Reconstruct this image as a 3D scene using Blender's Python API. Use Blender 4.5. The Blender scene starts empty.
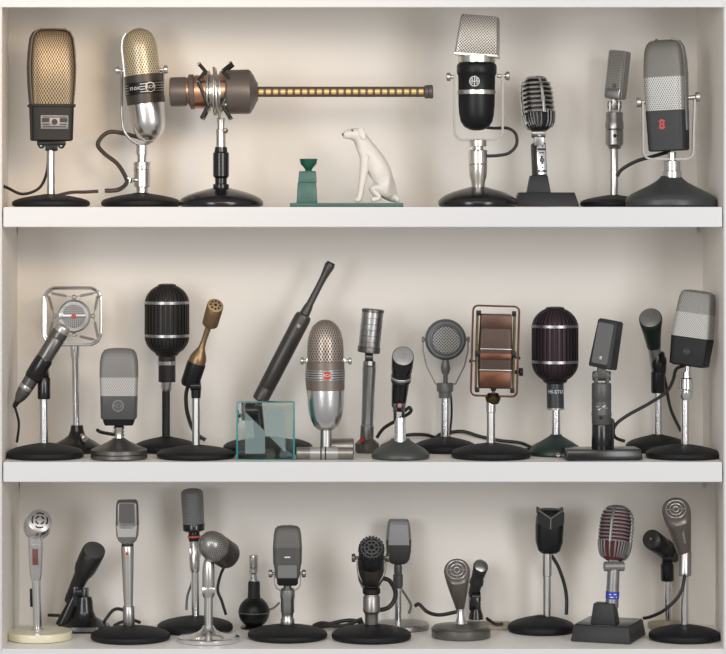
import bpy, bmesh, math, random
from mathutils import Vector, Matrix
random.seed(4)
COL = bpy.context.scene.collection
S, D, CX, CY = 0.0018, 5.0, 330.0, 205.0
DEPTH = 0.29
FL = {1: 207.0, 2: 462.0, 3: 649.0}
X0W = (CX-363)*S
ZC = (649-CY)*S
def wx(px, Y=0): return X0W + (px-CX)*S*(1+Y/D)
def wz(py, Y=0): return ZC + (CY-py)*S*(1+Y/D)
PI = math.pi

# ------------------------------------------------------------- materials
MATS = {}
def mat(name, col, metal=0.0, rough=0.5, bump=0.0, bscale=600, mott=0.0, mscale=60, **kw):
    if name in MATS: return MATS[name]
    m = bpy.data.materials.new(name); m.use_nodes = True
    nt = m.node_tree; b = nt.nodes['Principled BSDF']
    b.inputs['Base Color'].default_value = (*col, 1)
    b.inputs['Metallic'].default_value = metal
    b.inputs['Roughness'].default_value = rough
    for k, v in kw.items(): b.inputs[k].default_value = v
    tc = nt.nodes.new('ShaderNodeTexCoord')
    if bump:
        n = nt.nodes.new('ShaderNodeTexNoise'); n.inputs['Scale'].default_value = bscale
        n.inputs['Detail'].default_value = 3
        nt.links.new(tc.outputs['Object'], n.inputs['Vector'])
        bp = nt.nodes.new('ShaderNodeBump'); bp.inputs['Strength'].default_value = bump
        bp.inputs['Distance'].default_value = 0.001
        nt.links.new(n.outputs['Fac'], bp.inputs['Height']); nt.links.new(bp.outputs[0], b.inputs['Normal'])
    if mott:
        n = nt.nodes.new('ShaderNodeTexNoise'); n.inputs['Scale'].default_value = mscale
        n.inputs['Detail'].default_value = 5
        nt.links.new(tc.outputs['Object'], n.inputs['Vector'])
        mx = nt.nodes.new('ShaderNodeMix'); mx.data_type = 'RGBA'
        mx.inputs['A'].default_value = (*[c*(1-mott) for c in col], 1)
        mx.inputs['B'].default_value = (*[min(1, c*(1+mott)) for c in col], 1)
        nt.links.new(n.outputs['Fac'], mx.inputs['Factor']); nt.links.new(mx.outputs['Result'], b.inputs['Base Color'])
        mr = nt.nodes.new('ShaderNodeMapRange'); mr.inputs['To Min'].default_value = max(0.03, rough-0.1); mr.inputs['To Max'].default_value = rough+0.12
        nt.links.new(n.outputs['Fac'], mr.inputs['Value']); nt.links.new(mr.outputs[0], b.inputs['Roughness'])
    MATS[name] = m
    return m

def pmat(name, col, hole, pitch=2.6, kind='dots', thr=0.25, metal=0.7, rough=0.35, soft=0.25, asp=1.0):
    """perforated / woven / slotted metal, patterned in the surface's own UVs (metres)"""
    if name in MATS: return MATS[name]
    m = bpy.data.materials.new(name); m.use_nodes = True
    nt = m.node_tree; L = nt.links; b = nt.nodes['Principled BSDF']
    uv = nt.nodes.new('ShaderNodeUVMap'); uv.uv_map = 'UVMap'
    sp = nt.nodes.new('ShaderNodeSeparateXYZ'); L.new(uv.outputs[0], sp.inputs[0])
    def M(op, a, bb=None):
        n = nt.nodes.new('ShaderNodeMath'); n.operation = op
        for i, v in enumerate((a, bb)):
            if v is None: continue
            if isinstance(v, (int, float)): n.inputs[i].default_value = v
            else: L.new(v, n.inputs[i])
        return n.outputs[0]
    k = PI/(pitch*S)
    u, v = sp.outputs[0], sp.outputs[1]
    if kind == 'dots':
        f = M('MULTIPLY', M('COSINE', M('MULTIPLY', u, 2*k)), M('COSINE', M('MULTIPLY', v, 2*k*.6)))
    elif kind == 'mesh':      # diagonal weave
        a = M('MULTIPLY', M('ADD', u, v), k*0.8); c = M('MULTIPLY', M('SUBTRACT', u, v), k*0.8)
        f = M('MULTIPLY', M('ABSOLUTE', M('SINE', a)), M('ABSOLUTE', M('SINE', c)))
    elif kind == 'grid':
        f = M('MULTIPLY', M('ABSOLUTE', M('SINE', M('MULTIPLY', u, k))), M('ABSOLUTE', M('SINE', M('MULTIPLY', v, k))))
    elif kind == 'vlines':
        f = M('COSINE', M('MULTIPLY', u, 2*k))
    else:
        f = M('COSINE', M('MULTIPLY', v, 2*k))
    mr = nt.nodes.new('ShaderNodeMapRange'); mr.inputs['From Min'].default_value = thr; mr.inputs['From Max'].default_value = thr+soft
    L.new(f, mr.inputs['Value'])
    mx = nt.nodes.new('ShaderNodeMix'); mx.data_type = 'RGBA'
    mx.inputs['A'].default_value = (*col, 1); mx.inputs['B'].default_value = (*hole, 1)
    L.new(mr.outputs[0], mx.inputs['Factor']); L.new(mx.outputs['Result'], b.inputs['Base Color'])
    me = M('MULTIPLY', M('SUBTRACT', 1.0, mr.outputs[0]), metal)
    L.new(me, b.inputs['Metallic']); b.inputs['Roughness'].default_value = rough
    bp = nt.nodes.new('ShaderNodeBump'); bp.invert = True; bp.inputs['Strength'].default_value = 0.5; bp.inputs['Distance'].default_value = 0.0008
    L.new(mr.outputs[0], bp.inputs['Height']); L.new(bp.outputs[0], b.inputs['Normal'])
    MATS[name] = m
    return m

yokem = mat('yoke_metal', (.30,.29,.275), .8, .42)
chrome = mat('chrome', (.78,.78,.79), 1, .18)
satin = mat('satin_aluminium', (.74,.74,.75), 1, .27)
nickel = mat('satin_nickel', (.60,.59,.57), 1, .3)
champ = mat('bright_nickel', (.66,.63,.58), 1, .28)
steel = mat('brushed_steel', (.38,.375,.37), 1, .33, mott=.15)
gun = mat('gunmetal', (.17,.16,.15), .85, .36, mott=.15)
gunl = mat('worn_gunmetal', (.30,.28,.265), .9, .33, mott=.3, mscale=90)
dgrey = mat('dark_grey_paint', (.026,.026,.029), 0, .5, **{'Specular IOR Level': .35})
mgrey = mat('mid_grey_enamel', (.085,.084,.083), .2, .42)
lgrey = mat('light_grey_enamel', (.2,.197,.193), .35, .4)
blackm = mat('black_wrinkle_paint', (.006,.0065,.008), 0, .55, bump=.6, bscale=900, **{'Specular IOR Level': .3})
blackg = mat('gloss_black', (.008,.008,.009), 0, .22)
blacks = mat('satin_black', (.007,.0075,.009), 0, .4, **{'Specular IOR Level': .3})
rubber = mat('black_rubber', (.012,.011,.011), 0, .5)
brownr = mat('brown_rubber', (.05,.034,.027), 0, .5)
greyr = mat('grey_rubber', (.14,.14,.14), 0, .5)
copper = mat('copper', (.62,.33,.21), 1, .3)
coppert = mat('tarnished_copper', (.12,.055,.035), .9, .36, mott=.5, mscale=50)
brass = mat('aged_brass', (.13,.098,.05), 1, .36, mott=.3)
gold = mat('gold_anodised', (.85,.55,.22), .55, .4)
bronze = mat('bronze_enamel', (.25,.165,.09), .8, .36)
taupe = mat('taupe_enamel', (.06,.052,.046), .35, .42)
champc = mat('champagne_enamel', (.20,.165,.14), .5, .42)
red = mat('red_enamel', (.55,.03,.03), 0, .35)
blue = mat('blue_label', (.03,.05,.42), 0, .4)
white = mat('white_lettering', (.75,.75,.72), 0, .5)
silverp = mat('silver_plate', (.42,.41,.40), .7, .34)
green = mat('green_cast_paint', (.045,.125,.105), .1, .42, bump=.4, bscale=300, mott=.25)
greend = mat('dark_green_paint', (.012,.10,.055), .1, .35, mott=.3)
greenk = mat('green_black_enamel', (.016,.03,.028), .1, .4, mott=.3)
olive = mat('grey_green_paint', (.055,.06,.055), .1, .4)
cone = mat('slate_grey_enamel', (.045,.049,.05), .15, .38)
ceram = mat('white_glazed_plaster', (.72,.68,.63), 0, .38, bump=.3, bscale=150, mott=.07, mscale=40)
cream = mat('cream_enamel', (.74,.68,.50), 0, .3)
beige = mat('beige_plate', (.36,.30,.22), 0, .5)
tealm = mat('teal_glass_edge', (.03,.22,.22), 0, .2)
# glass
gm = mat('clear_glass', (.86,.97,.95), 0, .0, **{'Transmission Weight': 1.0, 'IOR': 1.25})
fm = bpy.data.materials.new('frosted_etching'); fm.use_nodes = True
nt = fm.node_tree; nt.nodes.clear()
o_ = nt.nodes.new('ShaderNodeOutputMaterial'); mx_ = nt.nodes.new('ShaderNodeMixShader'); mx_.inputs[0].default_value = .45
t_ = nt.nodes.new('ShaderNodeBsdfTransparent'); d_ = nt.nodes.new('ShaderNodeBsdfDiffuse'); d_.inputs[0].default_value = (.27,.36,.36,1)
nt.links.new(t_.outputs[0], mx_.inputs[1]); nt.links.new(d_.outputs[0], mx_.inputs[2]); nt.links.new(mx_.outputs[0], o_.inputs[0])

# ------------------------------------------------------------- frames & builders
class Fr:
    def __init__(s, o, z, yaw, U):
        s.o = Vector(o); s.Z = Vector(z).normalized(); s.U = U
        x = Vector((1,0,0)); 
        if abs(x.dot(s.Z)) > .95: x = Vector((0,0,-1)) if s.Z.x > 0 else Vector((0,0,1))
        x = (x - s.Z*x.dot(s.Z)).normalized()
        s.X = Matrix.Rotation(math.radians(yaw), 3, s.Z) @ x
        s.Y = s.Z.cross(s.X).normalized()
    def pt(s, x, y, z): return s.o + (s.X*x + s.Y*y + s.Z*z)*s.U

class B:
    """collects geometry (authored in millimetre-like units scaled by U) into one mesh"""
    def __init__(s, t): s.t = t; s.bm = bmesh.new(); s.uv = s.bm.loops.layers.uv.new('UVMap')
    def _p(s, p): return s.t.P(*p)
    def ax(s, A, Bp, yaw=0):
        a, b = s._p(A), s._p(Bp); U = s.t.U
        return Fr(a, b-a, yaw, U), (b-a).length/U
    def sw(s, A, Bp, secs, yaw=0, seg=40, cap=True, mod=None):
        """secs: (fraction, a, b, n[, ox, oy])"""
        fr, ln = s.ax(A, Bp, yaw)
        return s.swf(fr, [(q[0]*ln,)+tuple(q[1:]) for q in secs], seg, cap, mod)
    def swf(s, fr, secs, seg=40, cap=True, mod=None):
        bm = s.bm; rings = []; v = 0; vs = []; pr = None
        for q in secs:
            h, a, b, n = q[:4]; ox, oy = (q[4], q[5]) if len(q) > 4 else (0, 0)
            ring = []
            for i in range(seg):
                th = 2*PI*i/seg + PI/2
                c, sn = math.cos(th), math.sin(th)
                k = 2.0/n
                x = a*math.copysign(abs(c)**k, c); y = b*math.copysign(abs(sn)**k, sn)
                if mod: x, y = x*(1+mod[1]*math.cos(mod[0]*th)), y*(1+mod[1]*math.cos(mod[0]*th))
                ring.append(bm.verts.new(fr.pt(x+ox, y+oy, h)))
            rings.append(ring)
            if pr: v += math.hypot(h-pr[0], max(a-pr[1], b-pr[2], key=abs))
            vs.append(v*fr.U); pr = (h, a, b)
        amax = max((q[1] for q in secs)); bmax = max(q[2] for q in secs)
        big = max(secs, key=lambda q: q[1]); us = [0.0]
        bi = secs.index(big); R = rings[bi]
        for i in range(seg): us.append(us[-1] + (R[(i+1) % seg].co - R[i].co).length)
        mid = us[seg//2]
        for j in range(len(rings)-1):
            for i in range(seg):
                k2 = (i+1) % seg
                f = bm.faces.new((rings[j][i], rings[j][k2], rings[j+1][k2], rings[j+1][i]))
                for lp, (uu, vv) in zip(f.loops, ((us[i], vs[j]), (us[i+1], vs[j]), (us[i+1], vs[j+1]), (us[i], vs[j+1]))):
                    lp[s.uv].uv = (uu-mid, vv)
        if cap:
            for ring, rev in ((rings[0], True), (rings[-1], False)):
                f = bm.faces.new(ring[::-1] if rev else ring)
                for lp in f.loops:
                    d = lp.vert.co - fr.o
                    lp[s.uv].uv = (d.dot(fr.X), d.dot(fr.Y))
        return s
    def rev(s, A, Bp, prof, yaw=0, seg=32, sq=1.0, mod=None):
        return s.sw(A, Bp, [(f, max(r, .02), max(r, .02)*sq, 2) for f, r in prof], yaw, seg, True, mod)
    def bent(s, A, C, n, prof, seg=36, X=None):
        """round body from A to C whose end turns to face n; prof: (fraction, radius, turn)"""
        a, c = s._p(A), s._p(C); ax = (c-a).normalized(); n = Vector(n).normalized(); U = s.t.U; rings = []; pc = None; v = 0
        for f, r, w in prof:
            o = a+(c-a)*min(f, 1) + n*max(0, f-1)*(c-a).length
            F = Fr(o, ax*(1-w)+n*w, 0, U)
            if pc is not None: v += math.hypot((o-pc).length, (r-pr)*U)
            rings.append(([s.bm.verts.new(F.pt(r*math.cos(2*PI*i/seg+PI/2), r*math.sin(2*PI*i/seg+PI/2), 0)) for i in range(seg)], v)); pc = o; pr = r
        rm = max(q[1] for q in prof)*U
        for (r0, v0), (r1, v1) in zip(rings, rings[1:]):
            for i in range(seg):
                k = (i+1) % seg; f = s.bm.faces.new((r0[i], r0[k], r1[k], r1[i]))
                for lp, q in zip(f.loops, ((i, v0), (i+1, v0), (i+1, v1), (i, v1))): lp[s.uv].uv = ((q[0]/seg-.5)*2*PI*rm, q[1])
        s.bm.faces.new(rings[0][0][::-1]); s.bm.faces.new(rings[-1][0])
        return s
    def face(s, C, n, r, h, dome=0, seg=36):
        """shallow round plate at C facing n"""
        F = Fr(s._p(C), Vector(n), 0, s.t.U)
        return s.swf(F, [(-.4, r, r, 2), (h*.6, r, r, 2), (h, r*.92, r*.92, 2), (h+dome*.6, r*.6, r*.6, 2), (h+dome, r*.15, r*.15, 2)], seg)
    def cyl(s, A, Bp, r, r2=None, bev=.4, seg=24):
        r2 = r if r2 is None else r2
        fr, ln = s.ax(A, Bp); e = min(bev, r*.4, r2*.4, ln*.3)/ln; k = min(bev, r*.4, r2*.4)
        return s.rev(A, Bp, [(0, r-k), (e, r), (1-e, r2), (1, r2-k)], seg=seg)
    def disc(s, c, n, r, th, seg=32, bev=.4):
        """short cylinder centred at local metre point c along n (thickness th)"""
        fr = Fr(c - Vector(n).normalized()*th*.5*s.t.U, n, 0, s.t.U)
        k = min(bev, r*.3, th*.3)
        return s.swf(fr, [(0, r-k, r-k, 2), (k, r, r, 2), (th-k, r, r, 2), (th, r-k, r-k, 2)], seg)
    def tube(s, pts, r, seg=10, n=8, closed=False, raw=False, rz=None):
        P = pts if raw else [s._p(p) for p in pts]
        rr = r*s.t.U; m = len(P); path = []
        for i in range(m if closed else m-1):
            if closed: p0, p1, p2, p3 = P[(i-1) % m], P[i], P[(i+1) % m], P[(i+2) % m]
            else: p0, p1, p2, p3 = P[max(i-1, 0)], P[i], P[i+1], P[min(i+2, m-1)]
            for k in range(n):
                t = k/n
                path.append(.5*((2*p1)+(p2-p0)*t+(2*p0-5*p1+4*p2-p3)*t*t+(3*p1-p0-3*p2+p3)*t*t*t))
        if not closed: path.append(P[-1])
        N = len(path); rings = []; prev = None; v = 0
        for i in range(N):
            if closed: tg = path[(i+1) % N]-path[i-1]
            else: tg = path[min(i+1, N-1)]-path[max(i-1, 0)]
            tg.normalize()
            if prev is None:
                u = tg.orthogonal().normalized()
                if closed or True:
                    ref = Vector((0,1,0)) if abs(tg.y) < .9 else Vector((1,0,0))
                    u = (ref - tg*ref.dot(tg)).normalized()
            else:
                u = (prev - tg*prev.dot(tg)).normalized()
            prev = u; w = tg.cross(u)
            rings.append([s.bm.verts.new(path[i] + (u*math.cos(2*PI*k/seg)*(rz or 1) + w*math.sin(2*PI*k/seg))*rr) for k in range(seg)])
        for i in range(N if closed else N-1):
            a, b = rings[i], rings[(i+1) % N]
            for k in range(seg):
                s.bm.faces.new((a[k], a[(k+1) % seg], b[(k+1) % seg], b[k]))
        if not closed:
            s.bm.faces.new(rings[0][::-1]); s.bm.faces.new(rings[-1])
        return s
    def box(s, fr, c, h, bev=.5, taper=None):
        """box in frame, centre c and half sizes h; taper=(sx,sy) scales the top"""
        r = bmesh.ops.create_cube(s.bm, size=2)['verts']
        U = fr.U; es = set()
        for v in r:
            x, y, z = v.co; kx, ky = (taper if (taper and z > 0) else (1, 1))
            v.co = fr.pt(c[0]+x*h[0]*kx, c[1]+y*h[1]*ky, c[2]+z*h[2])
            for e in v.link_edges: es.add(e)
        if bev:
            bmesh.ops.bevel(s.bm, geom=list(es), offset=min(bev, min(h)*.8)*U, segments=2, profile=.5, affect='EDGES')
        return s
    def prism(s, fr, pts, y0, y1, bev=0):
        """outline (x,z) in frame extruded along its depth"""
        a = [s.bm.verts.new(fr.pt(x, y0, z)) for x, z in pts]; b = [s.bm.verts.new(fr.pt(x, y1, z)) for x, z in pts]
        n = len(pts); s.bm.faces.new(a); s.bm.faces.new(b[::-1])
        for i in range(n): s.bm.faces.new((a[i], b[i], b[(i+1) % n], a[(i+1) % n]))
        return s
    def hoop(s, fr, pts, y0, y1, th, closed=False):
        """flat strap following outline (x,z), from depth y0 to y1, thickness th"""
        n = len(pts); rows = []
        for i in range(n):
            if closed: p, q = Vector(pts[i-1]), Vector(pts[(i+1) % n])
            else: p, q = Vector(pts[max(i-1, 0)]), Vector(pts[min(i+1, n-1)])
            tg = (q-p).normalized(); nm = Vector((-tg.y, tg.x)); c = Vector(pts[i])
            o, ii = c+nm*th/2, c-nm*th/2
            rows.append([s.bm.verts.new(fr.pt(*k)) for k in ((o.x, y0, o.y), (o.x, y1, o.y), (ii.x, y1, ii.y), (ii.x, y0, ii.y))])
        for i in range(n if closed else n-1):
            a, b = rows[i], rows[(i+1) % n]
            for k in range(4): s.bm.faces.new((a[k], a[(k+1) % 4], b[(k+1) % 4], b[k]))
        if not closed: s.bm.faces.new(rows[0][::-1]); s.bm.faces.new(rows[-1])
        return s
    def fins(s, A, Bp, prof, n, ro, ri, th, tw=0):
        fr, ln = s.ax(A, Bp)
        for k in range(n):
            th0 = 2*PI*(k+.5)/n
            rows = []
            for f, r in prof:
                a = th0 + tw*(f)
                cx, cy = math.cos(a), math.sin(a); tx, ty = -cy*th/2, cx*th/2
                o, i = r+ro, max(r-ri, .1)
                rows.append([s.bm.verts.new(fr.pt(*q)) for q in ((cx*o+tx, cy*o+ty, f*ln), (cx*o-tx, cy*o-ty, f*ln), (cx*i-tx, cy*i-ty, f*ln), (cx*i+tx, cy*i+ty, f*ln))])
            for j in range(len(rows)-1):
                a, b = rows[j], rows[j+1]
                for q in range(4): s.bm.faces.new((a[q], a[(q+1) % 4], b[(q+1) % 4], b[q]))
            s.bm.faces.new(rows[0][::-1]); s.bm.faces.new(rows[-1])
        return s
    def out(s, name, m, parent=None, label=None, stuff=False):
        bm = s.bm
        bmesh.ops.recalc_face_normals(bm, faces=bm.faces)
        for f in bm.faces: f.smooth = True
        for e in bm.edges:
            if len(e.link_faces) == 2 and e.calc_face_angle(0) > .62: e.smooth = False
        me = bpy.data.meshes.new(name); bm.to_mesh(me); bm.free()
        me.materials.append(m)
        o = bpy.data.objects.new(name, me); COL.objects.link(o)
        o.parent = parent if parent else s.t.root
        if label: o['label'] = label
        return o

class T:
    """a thing standing on a shelf: an Empty at its base; P() places a point seen at pixel (px, py) of the survey plane at its depth"""
    def __init__(s, name, label, cat, px, Y, bay, group=None):
        s.px, s.Y, s.bay = px, Y, bay; s.U = S*(1+Y/D)
        s.fz = wz(FL[bay]); s.pyf = CY + (ZC - s.fz)/s.U
        s.root = bpy.data.objects.new(name, None); COL.objects.link(s.root)
        s.root.empty_display_size = .02
        s.root.location = (wx(px, Y), Y, s.fz)
        s.root['label'] = label; s.root['category'] = cat
        if group: s.root['group'] = group
    def P(s, px, py, d=0): return Vector(((px-s.px)*s.U, d*s.U, (s.pyf-py)*s.U))
    def b(s): return B(s)
    def fr(s, A, Bp=None, yaw=0):
        a = s.P(*A)
        z = (s.P(*Bp)-a) if Bp else Vector((0,0,1))
        return Fr(a, z, yaw, s.U)
    def base(s, r, m=blackm, h=13, col=5, sq=1.0, prof=None, name='base'):
        prof = prof or [(0, .965), (.06, .985), (.2, 1), (.38, .985), (.52, .92), (.66, .78), (.8, .56), (.9, .36), (.97, .2), (1, col/r)]
        b = B(s); f = Fr(Vector((0,0,0)), (0,0,1), 0, s.U)
        b.swf(f, [(.6+q*(h-.6), max(k*r, .1), max(k*r, .1)*sq, 2) for q, k in prof], 64)
        o = b.out(name, m)
        b = B(s); b.swf(f, [(0, r*.93, r*.93*sq, 2), (.8, r*.93, r*.93*sq, 2)], 48); b.out('foot_pad', rubber, o)
        return o
    def cyl(s, name, m, A, Bp, r, r2=None, parent=None, bev=.4, label=None): return B(s).cyl(A, Bp, r, r2, bev).out(name, m, parent, label)
    def rev(s, name, m, A, Bp, prof, parent=None, **k): return B(s).rev(A, Bp, prof, **k).out(name, m, parent)
    def tube(s, name, m, pts, r, parent=None, **k): return B(s).tube(pts, r, **k).out(name, m, parent)
    def text(s, txt, fr, c, size, m, parent=None, R=None, name='lettering', off=0.12):
        cu = bpy.data.curves.new('t', 'FONT'); cu.body = txt; cu.size = size; cu.align_x = 'CENTER'; cu.align_y = 'CENTER'; cu.extrude = .1
        ob = bpy.data.objects.new('t', cu); COL.objects.link(ob)
        dg = bpy.context.evaluated_depsgraph_get()
        me = bpy.data.meshes.new_from_object(ob.evaluated_get(dg)); bpy.data.objects.remove(ob)
        me.name = name
        for v in me.vertices:
            x, y, z = v.co
            if R: v.co = fr.pt(math.sin((x+c[0])/R)*(R+z+off), -math.cos((x+c[0])/R)*(R+z+off), y+c[2])
            else: v.co = fr.pt(x+c[0], c[1]-z-off, y+c[2])
        me.materials.clear(); me.materials.append(m)
        o = bpy.data.objects.new(name, me); COL.objects.link(o); o.parent = parent or s.root
        return o

def arc(cx, cz, r, a0, a1, n=8):
    return [(cx+r*math.cos(math.radians(a0+(a1-a0)*i/n)), cz+r*math.sin(math.radians(a0+(a1-a0)*i/n))) for i in range(n+1)]
def rrect(x0, x1, z0, z1, r, n=5):
    return arc(x1-r, z1-r, r, 0, 90, n)+arc(x0+r, z1-r, r, 90, 180, n)+arc(x0+r, z0+r, r, 180, 270, n)+arc(x1-r, z0+r, r, 270, 360, n)
def ubend(x0, x1, ztop, zbot, r):
    return [(x0, ztop), (x0, (ztop+zbot)/2)]+arc(x0+r, zbot+r, r, 180, 270, 6)+arc(x1-r, zbot+r, r, 270, 360, 6)+[(x1, (ztop+zbot)/2), (x1, ztop)]
def emblem(t, fr, c, r, rim, face, R=None, txt=None, txtm=None, parent=None):
    b = t.b()
    b.disc(fr.pt(*c), -fr.Y, r, .8, 24, .2)
    o = b.out('emblem', rim, parent)
    if face: t.b().disc(fr.pt(c[0], c[1]-.3, c[2]), -fr.Y, r*.8, .6, 24, .1).out('emblem_face', face, o)
    if txt: t.text(txt, fr, (c[0], c[1]-.75, c[2]), r*.85, txtm or white, o, name='lettering')
    return o
def knob(t, A, Bp, r=2.8, m=chrome, parent=None, name='knob'):
    """thumb screw: shaft from the body A out to the head at B"""
    a, b_ = t.P(*A), t.P(*Bp)
    b = t.b(); b.cyl(A, Bp, r*.45); n = (b_-a).normalized()
    b.disc(b_, n, r, r*.9, 20, .5)
    return b.out(name, m, parent)

# ------------------------------------------------------------- setting
wallm = mat('warm_tinted_wall_paint', (.79,.752,.70), 0, .55)  # white paint; the warm tint of the light is put into its colour
whitem = mat('white_gloss_paint', (.69,.69,.70), 0, .35)
def prism_xy(name, pts, z0, z1, m):
    bm = bmesh.new(); a = [bm.verts.new((x, y, z0)) for x, y in pts]; b = [bm.verts.new((x, y, z1)) for x, y in pts]
    n = len(pts); bm.faces.new(a[::-1]); bm.faces.new(b)
    for i in range(n): bm.faces.new((a[i], a[(i+1) % n], b[(i+1) % n], b[i]))
    bmesh.ops.recalc_face_normals(bm, faces=bm.faces)
    me = bpy.data.meshes.new(name); bm.to_mesh(me); bm.free(); me.materials.append(m)
    o = bpy.data.objects.new(name, me); COL.objects.link(o); return o
def bxo(name, x0, x1, y0, y1, z0, z1, m, bev=0):
    bm = bmesh.new(); bmesh.ops.create_cube(bm, size=1)
    for v in bm.verts: v.co = ((x0+x1)/2+v.co.x*(x1-x0), (y0+y1)/2+v.co.y*(y1-y0), (z0+z1)/2+v.co.z*(z1-z0))
    if bev: bmesh.ops.bevel(bm, geom=bm.edges[:], offset=bev, segments=2, affect='EDGES')
    me = bpy.data.meshes.new(name); bm.to_mesh(me); bm.free(); me.materials.append(m)
    o = bpy.data.objects.new(name, me); COL.objects.link(o); return o
def struct(o): o['kind'] = 'structure'; return o
def join_meshes(name, obs):
    bm = bmesh.new()
    for o in obs: bm.from_mesh(o.data)
    me = bpy.data.meshes.new(name); bm.to_mesh(me); bm.free(); me.materials.append(obs[0].data.materials[0])
    for o in obs: bpy.data.objects.remove(o)
    o = bpy.data.objects.new(name, me); COL.objects.link(o); return o
xl, xr = wx(2), wx(723.5)
ztop = wz(-14)
bays = [(wz(217), ztop, 8.5, 697), (wz(472), wz(217), 17.5, 703), (-.03, wz(472), 19.5, 715)]
L_, R_ = [], []
for z0, z1, bl, br in bays:
    L_.append(prism_xy('w', [(xl, 0), (wx(bl, DEPTH), DEPTH), (wx(bl, DEPTH), DEPTH+.02), (xl-.05, DEPTH+.02), (xl-.05, 0)], z0, z1, wallm))
    R_.append(prism_xy('w', [(xr, 0), (wx(br, DEPTH), DEPTH), (wx(br, DEPTH), DEPTH+.02), (xr+.05, DEPTH+.02), (xr+.05, 0)], z0, z1, wallm))
struct(join_meshes('wall_left', L_)); struct(join_meshes('wall_right', R_))
struct(bxo('wall_back', xl-.06, xr+.06, DEPTH, DEPTH+.02, -.03, ztop+.02, wallm))
struct(bxo('floor', xl-.04, xr+.04, 0, DEPTH+.01, -.03, 0, mat('lightened_floor_paint', (.86,.84,.80), 0, .4)))  # lighter colour makes up for the weak light on the bottom board
struct(bxo('ceiling', xl-.04, xr+.04, 0, DEPTH+.01, ztop, ztop+.02, wallm))
struct(bxo('trim_1', xl-.3, xl-.0012, -.003, 0, -.3, ztop+.3, whitem, .001))
struct(bxo('trim_2', xr+.0008, xr+.3, -.003, 0, -.3, ztop+.3, whitem, .001))
struct(bxo('trim_3', xl-.0012, xr+.0008, -.003, 0, wz(7.3), ztop+.3, whitem, .001))
struct(bxo('trim_4', xl-.0012, xr+.0008, -.003, 0, -.3, -.0005, whitem, .001))
for k, (pt, pb, lab) in enumerate([(207, 227, 'upper white shelf board with thick front edge, under the top row of microphones'),
                                   (462, 482, 'lower white shelf board with thick front edge, under the middle row of microphones')]):
    z1, z0 = wz(pt), wz(pb)
    o = bxo('shelf_board', wx(3.2), wx(722.3), 0, .018, z0, z1, whitem, .0012)
    e = bpy.data.objects.new('shelf', None); COL.objects.link(e); e.location = (0, 0, z0)
    o.name = 'front_edge'; o.parent = e; o.location = (0, 0, -z0)
    bl, br = bays[k][2], bays[k][3]
    bl, br = max(bays[k][2], bays[k+1][2]), min(bays[k][3], bays[k+1][3])
    b2 = prism_xy('board', [(wx(3.2), .018), (wx(722.3), .018), (wx(br, DEPTH)-.0005, DEPTH-.001), (wx(bl, DEPTH)+.0005, DEPTH-.001)], z0+.002, z1, wallm)
    b2.parent = e; b2.location = (0, 0, -z0)
    e['label'] = lab; e['category'] = 'shelf'
    struct(bxo('trim_%d' % (5+k), wx(bl, DEPTH)+.002, wx(br, DEPTH)-.002, DEPTH-.012, DEPTH, wz(pb+6.5, DEPTH-.012), z0+.002, wallm))

def lugs(t, x, y0, y1, r, m=chrome, neck=None):
    pass

def bx_head(t, A, Bp, zones, yaw=0, seg=56, parent=None):
    """stacked zones of a box microphone body: (name, material, [(f,a,b,n),...])"""
    out = []
    for nm, m, secs in zones:
        out.append(t.b().sw(A, Bp, secs, yaw, seg).out(nm, m, parent))
    return out

# ============================================================= TOP SHELF
# 1 bronze-grille ribbon mic
t = T('ribbon_microphone', 'black box ribbon microphone with bronze perforated grille and silver badge, far left of top shelf', 'microphone', 51, .09, 1)
t.base(39, h=13, col=6)
t.cyl('pole', nickel, (51,196), (51,148), 3.9)
A, Bp, yw = (51.5,141), (51.5,30), 15
ga = pmat('bronze_perforated', (.30,.225,.13), (.006,.004,.003), 2.8, thr=0, metal=.4, asp=.62)
f = lambda py: (141-py)/111.0
h1 = t.b().sw(A, Bp, [(0,19,9,8),(.01,20.5,10.5,8),(f(106),21.5,12,8),(f(105.5),20.5,11,8)], yw, 56).out('lower_housing', mat('black_brown_paint', (.011,.01,.0095), 0, .5, **{'Specular IOR Level': .3}))
g1 = t.b().sw(A, Bp, [(f(105.3),20,10.5,8),(f(85),21.3,12.5,7),(f(68),22,13.5,6),(f(50),21,12,6),(f(38),19.6,10.5,5),(f(33),17.5,9,4),(f(30.6),13.5,6.5,3),(1,8,4,3)], yw, 72).out('grille', ga)
fr1 = t.fr(A, Bp, yw)
pts = [(-20.7, 36.5), (-22.3, 56), (-23, 73), (-22, 91), (-20.4, 103), (-17.5, 108.6), (-12.5, 111.6), (0, 112), (12.5, 111.6), (17.5, 108.6), (20.4, 103), (22, 91), (23, 73), (22.3, 56), (20.7, 36.5)]
brf = mat('dark_bronze_frame', (.05,.037,.027), .3, .45)
t.b().hoop(fr1, pts, -9, 9, 1.4).out('side_frame', brf, g1)
t.b().box(fr1, (0,0,35.2), (22.3,12.8,1.5), .5).out('collar_band', MATS['black_brown_paint'])
bd = t.b().box(fr1, (1,-12.4,18.5), (14,.5,7), .4).out('badge', lgrey, h1)
b = t.b()
for x, z, w, h in [(-8,20.5,3.8,2.1),(10,20.5,3.8,2.1),(1,14,11.5,.5),(1,23.6,11.5,.45),(-7.5,16.4,3.5,.6),(9.5,16.4,3.5,.6)]: b.box(fr1, (x,-13,z), (w,.15,h), 0)
b.disc(fr1.pt(1,-12.95,18.8), -fr1.Y, 3, .4); b.out('badge_print', blacks, bd)
b = t.b(); fz = t.fr((51.5,141))
b.box(fz, (0,0,-2), (14,5,2.5), .8); b.box(fz, (0,0,-6), (6,4,4), 1)
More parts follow.
